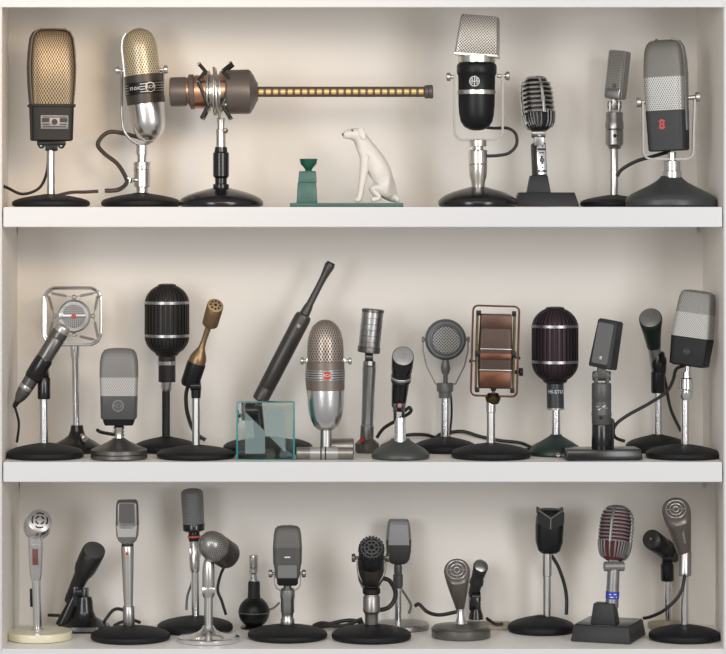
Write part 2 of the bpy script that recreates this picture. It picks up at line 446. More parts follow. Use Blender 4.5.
b.disc(t.P(41.5,145.5,-1), (0,1,0), 3.2, 5); b.disc(t.P(61.5,145.5,-1), (0,1,0), 3.2, 5); br_ = b.out('mount_bracket', blacks)
b = t.b(); b.disc(t.P(41.5,145.7,-4), (0,1,0), 1.2, 1); b.disc(t.P(61.5,145.7,-4), (0,1,0), 1.2, 1); b.out('screw', silverp, br_)
t.tube('cable', rubber, [(48,150,4),(46,172,8),(38,188,10),(22,194,6),(8,188,0),(5,186,-12)], 1.5)
t.tube('cable', brownr, [(56,196,-2),(70,192.5,4),(85,192,4),(98,191.3,4)], 1.7)

# 2 cream 77 style
t = T('ribbon_microphone', 'leaning capsule microphone with cream perforated top and polished silver bottom in a chrome yoke', 'microphone', 141, .19, 1)
t.base(40, h=14, col=8)
t.b().cyl((142,187),(142,162),8.3).cyl((142,193),(142,187),6).out('swivel_barrel', nickel)
t.cyl('barrel_ring', chrome, (142,170), (142,166), 9)
t.b().cyl((142,162),(142,155),5).cyl((142,155),(142,145),6).out('yoke_stem', chrome)
A, Bp = (150.5,141.5), (137.8,28)
fr, ln = t.b().ax(A, Bp)
gc = pmat('cream_perforated', (.60,.52,.37), (.07,.04,.018), 3.0, thr=.12, metal=.35, asp=.62)
def cf(py): return (141.5-py)/113.5
t.rev('lower_shell', satin, A, Bp, [(0,3),(.015,8),(.05,12.5),(.1,15.6),(.17,17.5),(cf(104),18.4),(cf(103),18.4)])
bd = t.rev('band', taupe, A, Bp, [(cf(104),18.6),(cf(103.5),19.2),(cf(75.5),19.2),(cf(75),18.6)])
t.rev('grille', gc, A, Bp, [(cf(75.2),17.2),(cf(60),17.3),(cf(47),17),(cf(40),15.8),(cf(34),12.8),(cf(30.5),8.6),(cf(28.6),4),(1,.5)], seg=48)
b = t.b(); b.rev(A, Bp, [(cf(94.5),19.25),(cf(94.4),19.5),(cf(82.6),19.5),(cf(82.5),19.25)]); lb = b.out('name_strip', blacks, bd)
for k in range(4):
    q = cf(84.6+k*2.6)
    t.rev('strip_line', silverp, A, Bp, [(q-.003,19.4),(q-.003,19.55),(q+.003,19.55),(q+.003,19.4)], lb)
b = t.b()
for k in range(9):
    a = -.80+k*.075
    b.box(Fr(fr.pt(math.sin(a)*19.5,-math.cos(a)*19.5,cf(88.5)*ln), fr.Z, math.degrees(a), t.U), (0,0,0), (.8,.4,4.6), 0)
b.out('text_panel', blacks, lb)
t.text('77-DX', fr, (-9.2,0,cf(88.5)*ln), 4.3, white, lb, R=20)
a = .36; fe = Fr(fr.pt(math.sin(a)*19.3,-math.cos(a)*19.3,cf(88.5)*ln), fr.Z, math.degrees(a), t.U)
emblem(t, fe, (0,-.3,0), 5.2, silverp, blacks, txt='RCA', parent=bd)
b = t.b(); b.hoop(fr, [(-18.2,cf(78)*ln),(-18,cf(45)*ln),(-16,cf(37)*ln),(-12,cf(32)*ln)], -3, 3, 1.2); b.out('side_strap', satin)
b = t.b(); b.tube([(121.5,70),(121.5,100),(122.5,125),(129,138),(141.5,145),(154,139),(161,126),(163,100),(163.5,70)], 1.5, rz=2); b.out('yoke', nickel)
knob(t, (124,71), (117.5,70.5), 4.4, satin); knob(t, (158,70), (166,69.5), 4.4, satin)
t.tube('cable', brownr, [(150,141,10),(130,135,8),(109,132,4),(98,143,0),(104,153,-4),(118,164,-8),(127,178,-14),(128,184,-26),(121,190,-38),(108,191,-39)], 2.2)
t.b().disc(t.P(130,180,-14), (0.2,0,1), 4, 5).cyl((130,180,-14),(140,180,0),2).out('cable_clip', chrome)

# 3 long interference-tube microphone
t = T('shotgun_microphone', 'grey and copper microphone with very long slotted tube pointing right, in spider mount', 'microphone', 221, .1, 1)
t.base(42.5, h=19, col=9, m=blackg, prof=[(0,.96),(.06,.99),(.2,1),(.3,.985),(.45,.92),(.6,.8),(.75,.62),(.87,.43),(.96,.27),(1,.2)])
t.b().cyl((221,189),(221,184),8).cyl((221,184),(221,178),6).rev((221,178),(221,147),[(0,6.5),(.06,8),(.8,8),(.85,6.5),(1,6)]).out('clutch_collar', blackg)
t.b().rev((221,147),(221,118),[(0,4.8),(.4,4.6),(.6,5),(.62,3.6),(.8,3.6),(1,4.5)]).out('stand_adapter', champ)
knob(t, (221,128), (226,131,-6), 2.6, champ)
X = lambda x: (x, 92)
def hz(name, m, x0, x1, prof, parent=None, **k): return t.rev(name, m, (x0,92), (x1,91.6), prof, parent, seg=40, **k)
gb = mat('brown_grey_enamel', (.115,.098,.088), .3, .42)
hz('rear_cap', gb, 170, 187, [(0,13),(.06,14.6),(.9,14.8),(1,14)])
hz('copper_collar', copper, 187, 190, [(0,14.5),(1,14.5)])
hz('rear_ring', gb, 189, 195, [(0,15.5),(.15,17.5),(.85,17.5),(1,16.5)])
hz('copper_shell', copper, 195, 226, [(0,16.8),(1,16.8)])
hz('centre_ring', champ, 206, 222, [(0,16.9),(.05,17.4),(.95,17.4),(1,16.9)])
hz('front_shell', gb, 226, 258, [(0,20.5),(.05,22),(.68,22.3),(.76,21.5),(.86,17),(.94,11.5),(1,8.5)])
it = hz('interference_tube', gold, 258, 425, [(0,4.2),(1,4.2)])
b = t.b(); n = 23; p = (424-257)/n
for k in range(n+1):
    x = 257.6+k*p; b.cyl((x-1.25,91.9,0),(x+1.25,91.9,0),5.2,bev=.1)
fx = Fr(t.P(257,91.9,0), t.P(425,91.7,0)-t.P(257,91.9,0), 0, t.U); Ln = 168
b.bm.normal_update()
for sg in (-1, 1):
    secs = []
    ring0, ring1 = [], []
    for xx, rl in ((258, ring0), (425, ring1)):
        for k in range(7):
            a = math.radians(90*sg-52+104*k/6); rl.append(b.bm.verts.new(t.P(xx, 91.8-5.2*math.sin(a), -5.2*math.cos(a))))
        for k in range(6, -1, -1):
            a = math.radians(90*sg-52+104*k/6); rl.append(b.bm.verts.new(t.P(xx, 91.8-4.1*math.sin(a), -4.1*math.cos(a))))
    m_ = len(ring0); b.bm.faces.new(ring0[::-1]); b.bm.faces.new(ring1)
    for k in range(m_): b.bm.faces.new((ring0[k], ring0[(k+1) % m_], ring1[(k+1) % m_], ring1[k]))
b.out('slotted_sleeve', gb, it)
hz('end_cap', gb, 424, 433, [(0,5.4),(.15,6.8),(.45,6.8),(.5,6.3),(.55,7),(.9,7),(1,6)])
b = t.b()
for x in (209, 215, 221):
    ps = [t.P(x+1.2*math.sin(a), 92-20.5*math.cos(a)*(1.15 if x == 215 else 1), 20.5*math.sin(a)) for a in [2*PI*k/20 for k in range(20)]]
    b.tube(ps, 1.0, closed=True, raw=True, n=2, seg=8)
b.tube([(214,68,-5),(216,85,-19),(217.5,105,-17),(220,119,-3)], 1.4); b.tube([(214,68,5),(216,85,19),(217.5,105,17),(220,119,3)], 1.4)
for (x, y) in ((200,65),(231,64),(199,82),(230,82),(209,105),(226,105),(203,118),(230,118)): b.disc(t.P(x,y,-15), (1,0,.2), 1.9, 3.4)
b.out('spider_mount', champ)
for ps in ([(200,65),(206,72),(199,82),(209,106),(202,119)], [(233,64),(223,72),(231,82),(223,106),(231,119)]):
    for sg in (-1, 1):
        b = t.b()
        for q in range(4): b.tube([(*ps[q], 17*sg), (*ps[q+1], 17*sg)], 1.9, n=2)
        b.out('elastic_band', blackg)

# 4 figurine (plain generic seated dog beside a small pedestal)
t = T('figurine', 'white seated dog figurine on a green base with small green pedestal', 'figurine', 346.5, .08, 1)
f0 = Fr(Vector((0,0,0)), (0,0,1), 0, t.U)
t.b().box(f0, (0,0,2), (56.5,16,2), .7).out('plinth', green)
pd = t.b().box(f0, (-39.5,0,14), (10.5,10,10.5), .8, (.88,.88)).out('pedestal', green)
t.b().box(f0, (-39,0,30), (9.3,9,5.8), .8, (.9,.9)).out('pedestal_top', green, pd)
t.b().swf(f0, [(35.5,4,4,2,-38,0),(37,3,3,2,-38,0),(39,4.5,4.5,2,-38,0),(43,8,8,2,-38,0),(48,9,9,2,-38,0),(48.2,8,8,2,-38,0),(44,6.5,6.5,2,-38,0)], 28).out('bowl', greend)
bm = bmesh.new(); U = t.U
verts = []; edges = []
def sv(x, y, z, r, rb=None, link=None):
    verts.append((x, y, z, r, rb or r)); i = len(verts)-1
    if link is not None: edges.append((link, i))
    return i
hip = sv(41, 0, 17, 15, 15)
bl_ = sv(35.5, 0, 32, 13.5, 13, hip); bk = sv(27, 0, 47, 12, 12, bl_); ch = sv(20, 0, 58, 10.2, 10, bk); nk = sv(15, 0, 66, 8, 8, ch); hd = sv(11, -1, 74, 9.4, 9, nk)
mz = sv(2, -4, 72.5, 5.2, 5.2, hd); nz = sv(-4.5, -6.5, 71.5, 4, 4, mz)
for sg in (-1, 1):
    sh = sv(19, 5*sg, 50, 6, 6, ch); el = sv(17, 6.2*sg, 33, 4.4, 4.4, sh); wr = sv(14, 6.2*sg, 14, 3.1, 3.1, el); pw = sv(12.5, 6.3*sg, 7, 3.4, 3.2, wr); sv(8, 6.5*sg, 6.2, 2.8, 2.4, pw)
    th_ = sv(35, 9.5*sg, 18, 11, 8, hip); kn = sv(23, 11*sg, 19, 5.5, 4.5, th_); hk = sv(34, 11.5*sg, 9, 3.6, 3.6, kn); sv(24, 11.5*sg, 6.8, 3.2, 2.9, hk)
ta = sv(48, 4, 9, 6, 5, hip); sv(52, -4, 7, 3.4, 2.6, ta)
me = bpy.data.meshes.new('dog'); me.from_pydata([((v[0])*U, v[1]*U, v[2]*U) for v in verts], edges, [])
o = bpy.data.objects.new('dog', me); COL.objects.link(o); o.parent = t.root
md = o.modifiers.new('skin', 'SKIN'); md.use_smooth_shade = True
sk = me.skin_vertices[0].data if me.skin_vertices else None
if sk is None:
    bpy.context.view_layer.objects.active = o
    sk = me.skin_vertices[0].data
for i, v in enumerate(verts): sk[i].radius = (v[3]*U, v[4]*U)
sk[0].use_root = True
o.modifiers.new('sub', 'SUBSURF').levels = 2; o.modifiers['sub'].render_levels = 2
dg = bpy.context.evaluated_depsgraph_get(); m2 = bpy.data.meshes.new_from_object(o.evaluated_get(dg)); o.modifiers.clear(); o.data = m2
m2.materials.clear(); m2.materials.append(ceram)
for p_ in m2.polygons: p_.use_smooth = True
dog = o; dog.name = 'seated_dog'
for sg in (-1, 1):
    t.b().swf(Fr(Vector(((13.5)*U, 6.8*sg*U, 79*U)), (.35,.25*sg,-1), 0, t.U), [(0,1.5,.8,2),(2,3.4,1.4,2),(6,3.8,1.4,2),(10,2.8,1.1,2),(12.5,1,.5,2)], 16).out('ear', ceram, dog)
t.b().disc(f0.pt(-3.6,-6.7,72.4), (-1,-.35,.15), 1.5, 1.6).out('nose', mat('worn_brown_paint', (.14,.09,.07), 0, .5), dog)
b = t.b(); b.disc(f0.pt(5.6,-8.7,76.4), (-.5,-1,.2), .9, .8); b.out('eye', blacks, dog)

# 5 mesh-head black bullet mic
t = T('ribbon_microphone', 'black bullet microphone with square silver mesh head and chrome yoke, top shelf', 'microphone', 478, .09, 1)
t.base(40, h=20, col=8, m=blackg, prof=[(0,.96),(.06,.99),(.2,1),(.3,.985),(.45,.92),(.6,.8),(.75,.62),(.87,.43),(.96,.27),(1,.2)])
t.b().rev((478,190),(478,150),[(0,6.5),(.2,7),(.35,8.8),(.62,9.3),(.64,8.6),(.66,9.3),(.98,9.3),(1,8.6)]).out('stand_barrel', champ)
t.b().cyl((478,150),(478,140),5.5).cyl((478,146.5),(478,140),8.6).out('yoke_stem', champ)
A, Bp = (476.5,130.5), (476.8,57)
q = lambda py: (130.5-py)/73.5
t.rev('bullet_body', blacks, A, Bp, [(0,3),(.01,7),(.05,12.5),(.12,16),(.22,17.5),(.35,18.2),(q(94.5),18.4),(q(90),18.4),(q(76),18.6),(q(74.5),19.4),(q(73),20),(q(66),20),(q(64),19),(q(62),16)])
t.rev('silver_band', champ, A, Bp, [(q(94.8),18.2),(q(94.4),19),(q(90.4),19),(q(90),18.2)])
t.rev('silver_neck', champ, A, Bp, [(q(63.5),17),(q(62.5),18.5),(q(56),18.5),(q(55.5),17)])
gs = pmat('silver_mesh', (.50,.475,.44), (.07,.06,.055), 2.5, 'mesh', thr=.35, metal=.5, rough=.3)
hd = t.b().sw((477,56),(480.5,16),[(0,21,13.5,14),(.06,21.5,14,14),(.5,20.3,13,14),(.95,18.8,11.5,12),(1,17.8,10.6,10)], -9, 64).out('mesh_head', gs)
fh = t.fr((477,56),(480.5,16),-9)
t.b().box(fh, (0,0,.6), (21.8,14.2,1.4), .4).out('head_rim', champ, hd)
fe = t.fr((473.5,82))
e = t.b().tube([Vector(t.P(473.5+4.8*math.cos(a), 82-4.8*math.sin(a), -18.7)) for a in [2*PI*k/16 for k in range(16)]], .5, closed=True, raw=True, n=2, seg=6)
for x, z, w, h in [(0,0,.4,4.6),(0,0,4.6,.4),(-2.4,1.6,.5,1.6),(2.4,1.6,.5,1.6),(-2.4,-1.8,1,.4),(2.4,-1.8,1,.4),(2,2.6,1.2,.4)]: e.box(fe, (x,-18.9,z), (w,.3,h), 0)
e.out('emblem', white)
t.b().hoop(t.fr((478.5,140)), ubend(-24,24,66,0,9), -3, 3, 2.4).out('yoke', yokem)
knob(t, (456,77),(448.5,77),4.4,champ); knob(t, (497,76),(507.5,76),4.4,champ)
t.tube('cable', rubber, [(484,127,8),(495,128,8),(508,128,6),(516,134,4),(516.5,145,3),(509,153,2),(498,155.5,1),(487,156,0)], 1.6)

# unidyne-type cage heads
def cage(t, A, Bp, a, b_, yaw, trim, inner, rows=9, nv=24):
    """skeleton grille: dark core, horizontal ribs, upright slots below, centre spine"""
    br = t.b(); fr, ln = br.ax(A, Bp, yaw)
    prof = [(0,.50),(.04,.68),(.10,.84),(.18,.94),(.28,1),(.55,1.02),(.75,1.0),(.85,.93),(.92,.8),(.97,.6),(1,.35)]
    def w(f):
        for (f0_, w0), (f1, w1) in zip(prof, prof[1:]):
            if f <= f1: return w0+(w1-w0)*(f-f0_)/(f1-f0_)
        return prof[-1][1]
    nn = 3.0
    core = t.b().swf(fr, [(f_*ln, a*w_*.9, b_*w_*.9, nn) for f_, w_ in prof], 40).out('inner_lining', inner)
    def spt(th, f_, k=1.0):
        c, s_ = math.cos(th), math.sin(th); e = 2/nn; ww = w(f_)*k
        return fr.pt(a*ww*math.copysign(abs(c)**e, c), b_*ww*math.copysign(abs(s_)**e, s_), f_*ln)
    for i in range(rows):
        f_ = .34+i*(.60/(rows-1))
        br.tube([spt(2*PI*k/28, f_) for k in range(28)], 1.25 if rows < 9 else 1.1, closed=True, raw=True, n=1, seg=6)
    for i in range(nv):
        th = 2*PI*(i+.5)/nv
        br.tube([spt(th, f_) for f_ in (.05,.10,.17,.24,.30,.34)], .95, raw=True, n=2, seg=6)
    for i in range(20):
        th = 2*PI*(i+.5)/20
        br.tube([spt(th, f_) for f_ in (.93,.97,1.0)]+[fr.pt(0,0,ln*1.005)+(spt(th,1.0)-fr.pt(0,0,ln))*.5], .9, raw=True, n=2, seg=6)
    g = br.out('grille_ribs', trim)
    sp = t.b(); ang = -PI/2
    sp.tube([spt(ang, f_, 1.02) for f_ in (.30,.45,.6,.75,.88,.96)], 1.7, raw=True, n=3, seg=8)
    sp.out('centre_spine', trim, g)
    sh = t.b(); back = []
    for f_ in (.03,.15,.3,.5,.7,.85,.95):
        pass
    for sg in (0, PI):
        sh.tube([spt(sg, f_, 1.03) for f_ in (.12,.3,.5,.7,.9)], 1.6, raw=True, n=3, seg=8)
    sh.out('side_bar', trim, g)
    return fr, ln, w, g
t = T('dynamic_microphone', 'small chrome cage microphone with dark lining on dark wedge desk base, top shelf', 'microphone', 546, .18, 1)
f0 = Fr(Vector((0,0,0)), (0,0,1), 0, t.U)
t.b().box(f0, (0,0,7.5), (32,18,7), 1, (.86,.8)).out('desk_base', dgrey)
t.b().box(f0, (-7.5,0,22), (12,10,9.2), .8, (.72,.75)).out('plinth', dgrey)
pn = t.b().box(Fr(f0.pt(-6.5,0,31), (-.03,0.12,1), 12, t.U), (0,0,16), (6.3,6,17), .8).out('neck', blacks)
fn = Fr(f0.pt(-6.5,0,31), (-.03,0.12,1), 12, t.U)
fp = t.b().box(fn, (1,-6,16), (4.6,.6,15.5), .3).out('switch_plate', chrome, pn)
t.b().disc(fn.pt(1,-7.2,15), -fn.Y, 2.4, 1.6).box(fn, (1,-6.8,15), (1,.5,4.5), .2).out('switch', blackg, fp)
for q_ in ((1,26,4.2,1),(1,4,4.2,1),(1.2,22.5,2.4,.5),(1.2,8,.5,1.6)): t.b().box(fn, (q_[0],-6.7,q_[1]), (q_[2],.2,q_[3]), 0).out('plate_mark', blacks, fp)
b = t.b(); b.cyl((531,133.5,-3),(545,133.5,-4),4.6); b.box(t.fr((539,137,-1)), (0,0,0), (5,5,9), 1); b.disc(t.P(539,135,-7),(0,-1,0),2,2); b.out('swivel_hinge', steel)
cage(t, (540,131,-2), (535,77,8), 15.5, 13, 22, chrome, blacks, rows=8)
fb = t.fr((539,131,-2),(535,77,8),22); t.b().disc(fb.pt(0,-14.6,31), -fb.Y, 2.4, 1).out('emblem', silverp)

# 7 small box ribbon
t = T('ribbon_microphone', 'slim grey rectangular microphone on tall chrome pole with round base, top shelf', 'microphone', 614, .21, 1)
t.base(34, h=12, col=6)
t.cyl('pole', nickel, (614,197), (614,145), 4.2)
b = t.b(); b.rev((614.5,149),(614.5,112),[(0,6),(.08,7),(.12,8.8),(.5,9),(.52,8.2),(.55,9.3),(.72,9.3),(.75,8.6),(.97,8.6),(1,8)]); br_ = b.out('barrel', steel)
t.b().disc(t.P(614,136,-9), (0,-1,0), 1.8, 1).out('screw', blacks, br_)
b = t.b(); f_ = t.fr((614.5,112)); b.box(f_, (-4.5,0,4), (1.3,4,6.5), .5); b.box(f_, (4.5,0,4), (1.3,4,6.5), .5); b.cyl((607.5,105),(621.5,105),3.6); b.box(f_, (0,0,8), (2.6,4,6), .6); b.out('swivel_hinge', steel)
yw = -32; gl = pmat('grey_fine_mesh', (.33,.32,.30), (.13,.125,.12), 1.7, 'grid', thr=.4, metal=.6, rough=.4)
A, Bp = (615,99), (620,51.5)
t.b().sw(A, Bp, [(0,8.2,6.5,9),(.02,8.8,7,9),(.2,8.9,7.2,9),(.21,8.6,6.9,9)], yw).out('lower_housing', steel)
g = t.b().sw(A, Bp, [(.2,8.7,7,10),(.97,8.7,7,10),(1,8,6.2,9)], yw).out('grille', gl)
f_ = t.fr(A, Bp, yw); t.b().hoop(f_, rrect(-9.1,9.1,.5,48,2), -5.5, 5.5, 1, True).out('side_frame', steel)
t.b().disc(f_.pt(1,-7.3,13), -f_.Y, 2.4, .8).out('emblem', gun)

# 8 big 44 style
t = T('ribbon_microphone', 'largest grey box microphone with red emblem in silver yoke, right end of top shelf', 'microphone', 671, .074, 1)
t.base(45.5, m=cone, h=31, col=10, sq=.82, prof=[(0,.97),(.05,1),(.2,1),(.3,.97),(.42,.86),(.55,.68),(.68,.5),(.8,.36),(.92,.26),(1,.22)])
t.b().cyl((672,178),(672,171),9.5).cyl((672,171),(672,161),8.3).cyl((672,161),(672,152),4).out('stand_collar', nickel)
A, Bp, yw = (669,151), (664.5,40), -24
z = lambda py: (151-py)/111.0
m1 = pmat('grey_mesh_dark', (.22,.21,.185), (.10,.095,.085), 2.0, 'mesh', thr=.45, metal=.45, rough=.45)
m2_ = pmat('grey_mesh_light', (.46,.455,.43), (.06,.058,.055), 2.5, 'dots', thr=.25, metal=.5, rough=.4, asp=.62)
t.b().sw(A, Bp, [(0,17,11,9),(.01,18.5,12.5,9),(z(111),19.6,13.6,9),(z(110.5),19,13,9)], yw, 56).out('lower_housing', mat('dark_slate', (.028,.028,.03), .2, .45))
g = t.b().sw(A, Bp, [(z(110.5),19.3,13.3,9),(z(92),20,14.4,8),(z(77),20.2,14.6,8),(z(76.8),20,14.4,8)], yw, 56).out('grille', m2_)
t.b().sw(A, Bp, [(z(77),20.3,14.8,8),(z(60),19.8,14,7),(z(50),18.9,13,6),(z(44),17,11.6,5),(z(41.5),14.5,9.5,4),(1,8,6,3)], yw, 56).out('upper_grille', m1)
f_ = t.fr(A, Bp, yw)
t.b().hoop(f_, [(20.2,20),(20.6,60),(20.8,76),(20.2,95),(18.6,104),(15,109.5),(8,112)], -4, 4, 1.3).hoop(f_, [(-20.2,20),(-20.6,60),(-20.8,76),(-20.2,95),(-18.6,104),(-15,109.5),(-8,112)], -4, 4, 1.3).out('side_strap', lgrey)
e = t.b()
for x, zz, w, h in [(0,30,3.4,.6),(0,23.5,3.4,.6),(-1.6,28.3,.7,1),(1.6,28.3,.7,1),(0,26.7,2.6,.6),(-1.7,25,.8,.9),(1.7,25,.8,.9),(0,31.3,1.5,.5),(0,22.2,2,.5)]: e.box(f_, (x-2,-13.5,zz), (w,.3,h), 0)
e.out('emblem', red)
t.b().hoop(t.fr((668,159)), [(-25.5,58),(-25,30)]+arc(-17,8,8,180,270,5)+arc(17,8,8,270,360,5)+[(25.5,30),(26.5,60)], -3.5, 3.5, 1.8).out('yoke', yokem)
knob(t, (646,102),(638.5,102.5),5,nickel); knob(t, (686,98),(697.5,97),5,nickel)
t.tube('cable', rubber, [(672,151,14),(655,156,14),(638,161,16),(624,169,18),(619,176,19)], 1.9)

# ============================================================= MIDDLE SHELF
# 9
t = T('condenser_microphone', 'slim dark microphone slanting down left in black clip, front left of middle shelf', 'microphone', 45.5, .085, 2)
t.base(38.5, h=15, col=5)
t.cyl('pole', chrome, (44,446), (44,397), 4.1)
t.b().rev((44,399),(44,376),[(0,6),(.1,6.4),(.9,6.4),(1,5)]).out('clutch_collar', blackg)
b = t.b(); b.disc(t.P(44.5,372,-3), (1,0,.1), 6, 9); b.cyl((42,376,-3),(39,362,-5),5); b.out('swivel_joint', blackg)
A, Bp = (18,401,-3), (62,331,-10)
bd = t.rev('body', mat('dark_gunmetal_satin', (.16,.155,.15), .85, .33), A, Bp, [(0,3.4),(.03,4.6),(.06,5.6),(.12,6.6),(.15,6.8),(.19,7),(.4,7.4),(.55,7.9),(.9,8.3),(.91,7.8),(.92,8.4),(.99,8.4),(1,7.8)])
t.rev('silver_tip', silverp, (61.7,331.5,-10), (65.5,325.3,-10.6), [(0,7.9),(.6,7.9),(.9,7.1),(1,5.5)])
t.rev('band', nickel, A, Bp, [(.17,6.8),(.18,7.15),(.22,7.3),(.23,7)])
t.rev('clip', blackg, (33,378,-5.5), (46,357.5,-7.5), [(0,8),(.1,8.8),(.5,9.1),(.9,9),(1,8.2)])
t.b().rev((18.5,400,-3),(14,407,-2),[(0,3.2),(.7,2.6),(1,1.6)]).tube([(14.5,406,-2),(17,414,0),(18.5,425,4),(16,443,8)],1.3).out('cable', rubber)

# 10 spring ring carbon mic
t = T('carbon_microphone', 'silver round microphone with red centre hung on springs in a square chrome frame', 'microphone', 77, .2, 2)
t.base(26, m=blackg, h=27, col=6, prof=[(0,.97),(.06,1),(.16,.99),(.25,.9),(.38,.7),(.5,.48),(.62,.33),(.8,.26),(1,.23)])
t.b().cyl((76.5,427),(75,347),3.6).cyl((75.1,358),(74.9,344),4.6).out('pole', chrome)
fc = t.fr((72.5,316.5))
b = t.b()
for d in (-3.5, 4.5): b.tube([fc.pt(x*(1-.005*d), d, z_*(1-.005*d)) for x, z_ in rrect(-28.3,28.3,-28,28.5,12,5)], 1.25, closed=True, raw=True, n=2, seg=8)
for x, z_ in ((-26,25.5),(26,25.5),(-26,-25),(26,-25)): b.tube([fc.pt(x,-3.5,z_), fc.pt(x,3.5,z_)], 1.1, raw=True, n=1)
b.out('spring_frame', chrome)
hcy = t.b(); hcy.disc(fc.pt(1.5,0,.5), -fc.Y, 16.5, 8, 40, 1); bd = hcy.out('capsule_housing', steel)
t.b().disc(fc.pt(1.5,-4.2,.5), -fc.Y, 11.5, 1, 32, .2).out('perforated_disc', pmat('silver_grid', (.30,.30,.29), (.04,.04,.04), 2.0, 'grid', thr=.5, metal=.6), bd)
b = t.b(); b.box(fc, (1.5,-5.3,.7), (12,.8,1.5), .3); b.box(fc, (-11,-5,.7), (2.2,1.2,3), .3)
for a in (45,135,225,315): b.disc(fc.pt(1.5+13.7*math.cos(math.radians(a)),-4.4,.5+13.7*math.sin(math.radians(a))), -fc.Y, 1.3, 1.2)
b.out('cross_bar', steel, bd)
b = t.b(); b.tube([fc.pt(1.5+15.5*math.cos(a), -4.3, .5+15.5*math.sin(a)) for a in [2*PI*k/24 for k in range(24)]], .9, closed=True, raw=True, n=1, seg=6); b.out('rim', chrome, bd)
t.b().disc(fc.pt(1.8,-6.6,.8), -fc.Y, 2.3, 1.6, 20).out('red_button', red, bd)
for (lx, lz) in ((1.5,19.5),(1.5,-18.5),(-18,.5),(20.5,.5)):
    t.b().tube([fc.pt(lx+1.9*math.cos(a), 0, lz+1.9*math.sin(a)) for a in [2*PI*k/10 for k in range(10)]], .7, closed=True, raw=True, n=1, seg=6).out('lug', chrome)
for (ax_, az, bx_, bz) in ((-25,24,-2,20),(25,24,4,20),(-25,-24,-2,-19),(25,-24,4,-19),(-25,24,-19,3),(-25,-24,-19,-2),(26,24,21.5,3),(26,-24,21.5,-2)):
    pa, pb = fc.pt(ax_,0,az), fc.pt(bx_,0,bz); dv = pb-pa; u1 = dv.orthogonal().normalized(); u2 = dv.normalized().cross(u1)
    b = t.b(); n_ = 72
    b.tube([pa+dv*(k/n_)+(u1*math.cos(k*PI/3)+u2*math.sin(k*PI/3))*1.5*U*(1 if 12 < k < 60 else .1) for k in range(n_+1)], .42, raw=True, n=1, seg=4)
    b.out('spring', gunl)
knob(t, (82,434,-10), (86,437,-17), 3.4, nickel)

# 11 grey box on round gunmetal base
t = T('ribbon_microphone', 'squat grey box microphone with round emblem on a low stepped gunmetal base, middle shelf', 'microphone', 119, .062, 2)
t.base(28.5, m=gun, h=21, col=5, prof=[(0,.97),(.04,1),(.2,1),(.22,.96),(.25,.99),(.42,.99),(.47,.95),(.6,.72),(.78,.45),(.95,.24),(1,.2)])
t.b().rev((119,440),(119,424),[(0,5.5),(.3,4),(.6,5),(.8,5.5),(1,3)]).cyl((114,430),(124,430),3).out('swivel_joint', nickel)
A, Bp = (119,425), (119,348); z = lambda py: (425-py)/77.0
mw1 = pmat('grey_perf_soft', (.21,.203,.195), (.10,.098,.095), 1.8, 'dots', thr=.3, metal=.35, rough=.5)
mw2 = pmat('pale_perf', (.46,.445,.43), (.17,.165,.155), 2.4, 'dots', thr=.3, metal=.3, rough=.5)
t.b().sw(A, Bp, [(0,14,9,6),(.05,15.5,10,6),(z(418),16,10.5,7)]).out('under_cap', blacks)
h = t.b().sw(A, Bp, [(z(418.5),17,11.5,7),(z(417.5),17.8,12,7),(z(395.5),18.3,12.4,7),(z(395),17.8,12,7)], 0, 56).out('lower_housing', mgrey)
t.b().sw(A, Bp, [(z(395.3),18.2,12.2,7),(z(376.5),18.9,12.9,7)], 0, 56).out('grille', mw2)
t.b().sw(A, Bp, [(z(376.7),19,13,7),(z(362),18.8,12.6,6),(z(354),17.3,11.4,5),(z(350),14.8,9.5,4),(z(348.6),11,7,3),(1,5,3,3)], 0, 56).out('upper_grille', mw1)
f_ = t.fr(A, Bp); emblem(t, f_, (0,-12.3,20), 6, lgrey, mgrey, txt='RCA', txtm=lgrey, parent=h)
t.tube('cable', rubber, [(122,436,8),(112,437,30),(98,436,45),(93,434,50)], 1.8)

# 12 ribbed pill mics
def pill(t, cx, y0, y1, r, ribs, rib_m, core_m, band_m, bands, lean=0, tw=0):
    A, Bp = (cx, y1), (cx-lean, y0); H = y1-y0
    c = r*.92
    prof = []
    for k in range(9):
        a = PI/2*k/8; prof.append(((c*(1-math.cos(a)))/H, max(r*math.sin(a), r*.3)))
    prof += [(1-p, q) for p, q in prof[::-1]]
    t.rev('cloth_lining', core_m, A, Bp, [(p, q*.93) for p, q in prof], seg=40)
    g = t.b().fins(A, Bp, prof, ribs, 0.6, 2.6, 1.5, tw).out('grille_ribs', rib_m)
    for yb in bands:
        f_ = (y1-yb)/H
        t.rev('metal_band', band_m, A, Bp, [(f_-1.5/H, r-.5),(f_-1.4/H, r+.9),(f_+1.4/H, r+.9),(f_+1.5/H, r-.5)], seg=48)
    t.rev('top_cap', rib_m, (cx-lean, y0+1.5), (cx-lean, y0-.3), [(0,r*.42),(.6,r*.4),(1,r*.25)])
    t.rev('bottom_cap', rib_m, (cx, y1+1), (cx, y1-2.5), [(0,r*.35),(.5,r*.5),(1,r*.55)])
    return g
t = T('ribbon_microphone', 'black ribbed pill microphone with two silver bands, behind the bronze stick microphone', 'microphone', 166, .212, 2)
t.base(32, h=15, col=6, m=blackm)
t.cyl('pole', dgrey, (166,442), (166,388), 4)
t.b().rev((166.5,391),(166.5,380),[(0,4.6),(.3,5.6),(1,6)]).out('chrome_collar', nickel)
t.b().cyl((167,382),(167,354),8.6).out('neck', dgrey)
t.rev('neck_ring', silverp, (167,365),(167,361),[(0,8.8),(.1,9.2),(.9,9.2),(1,8.8)])
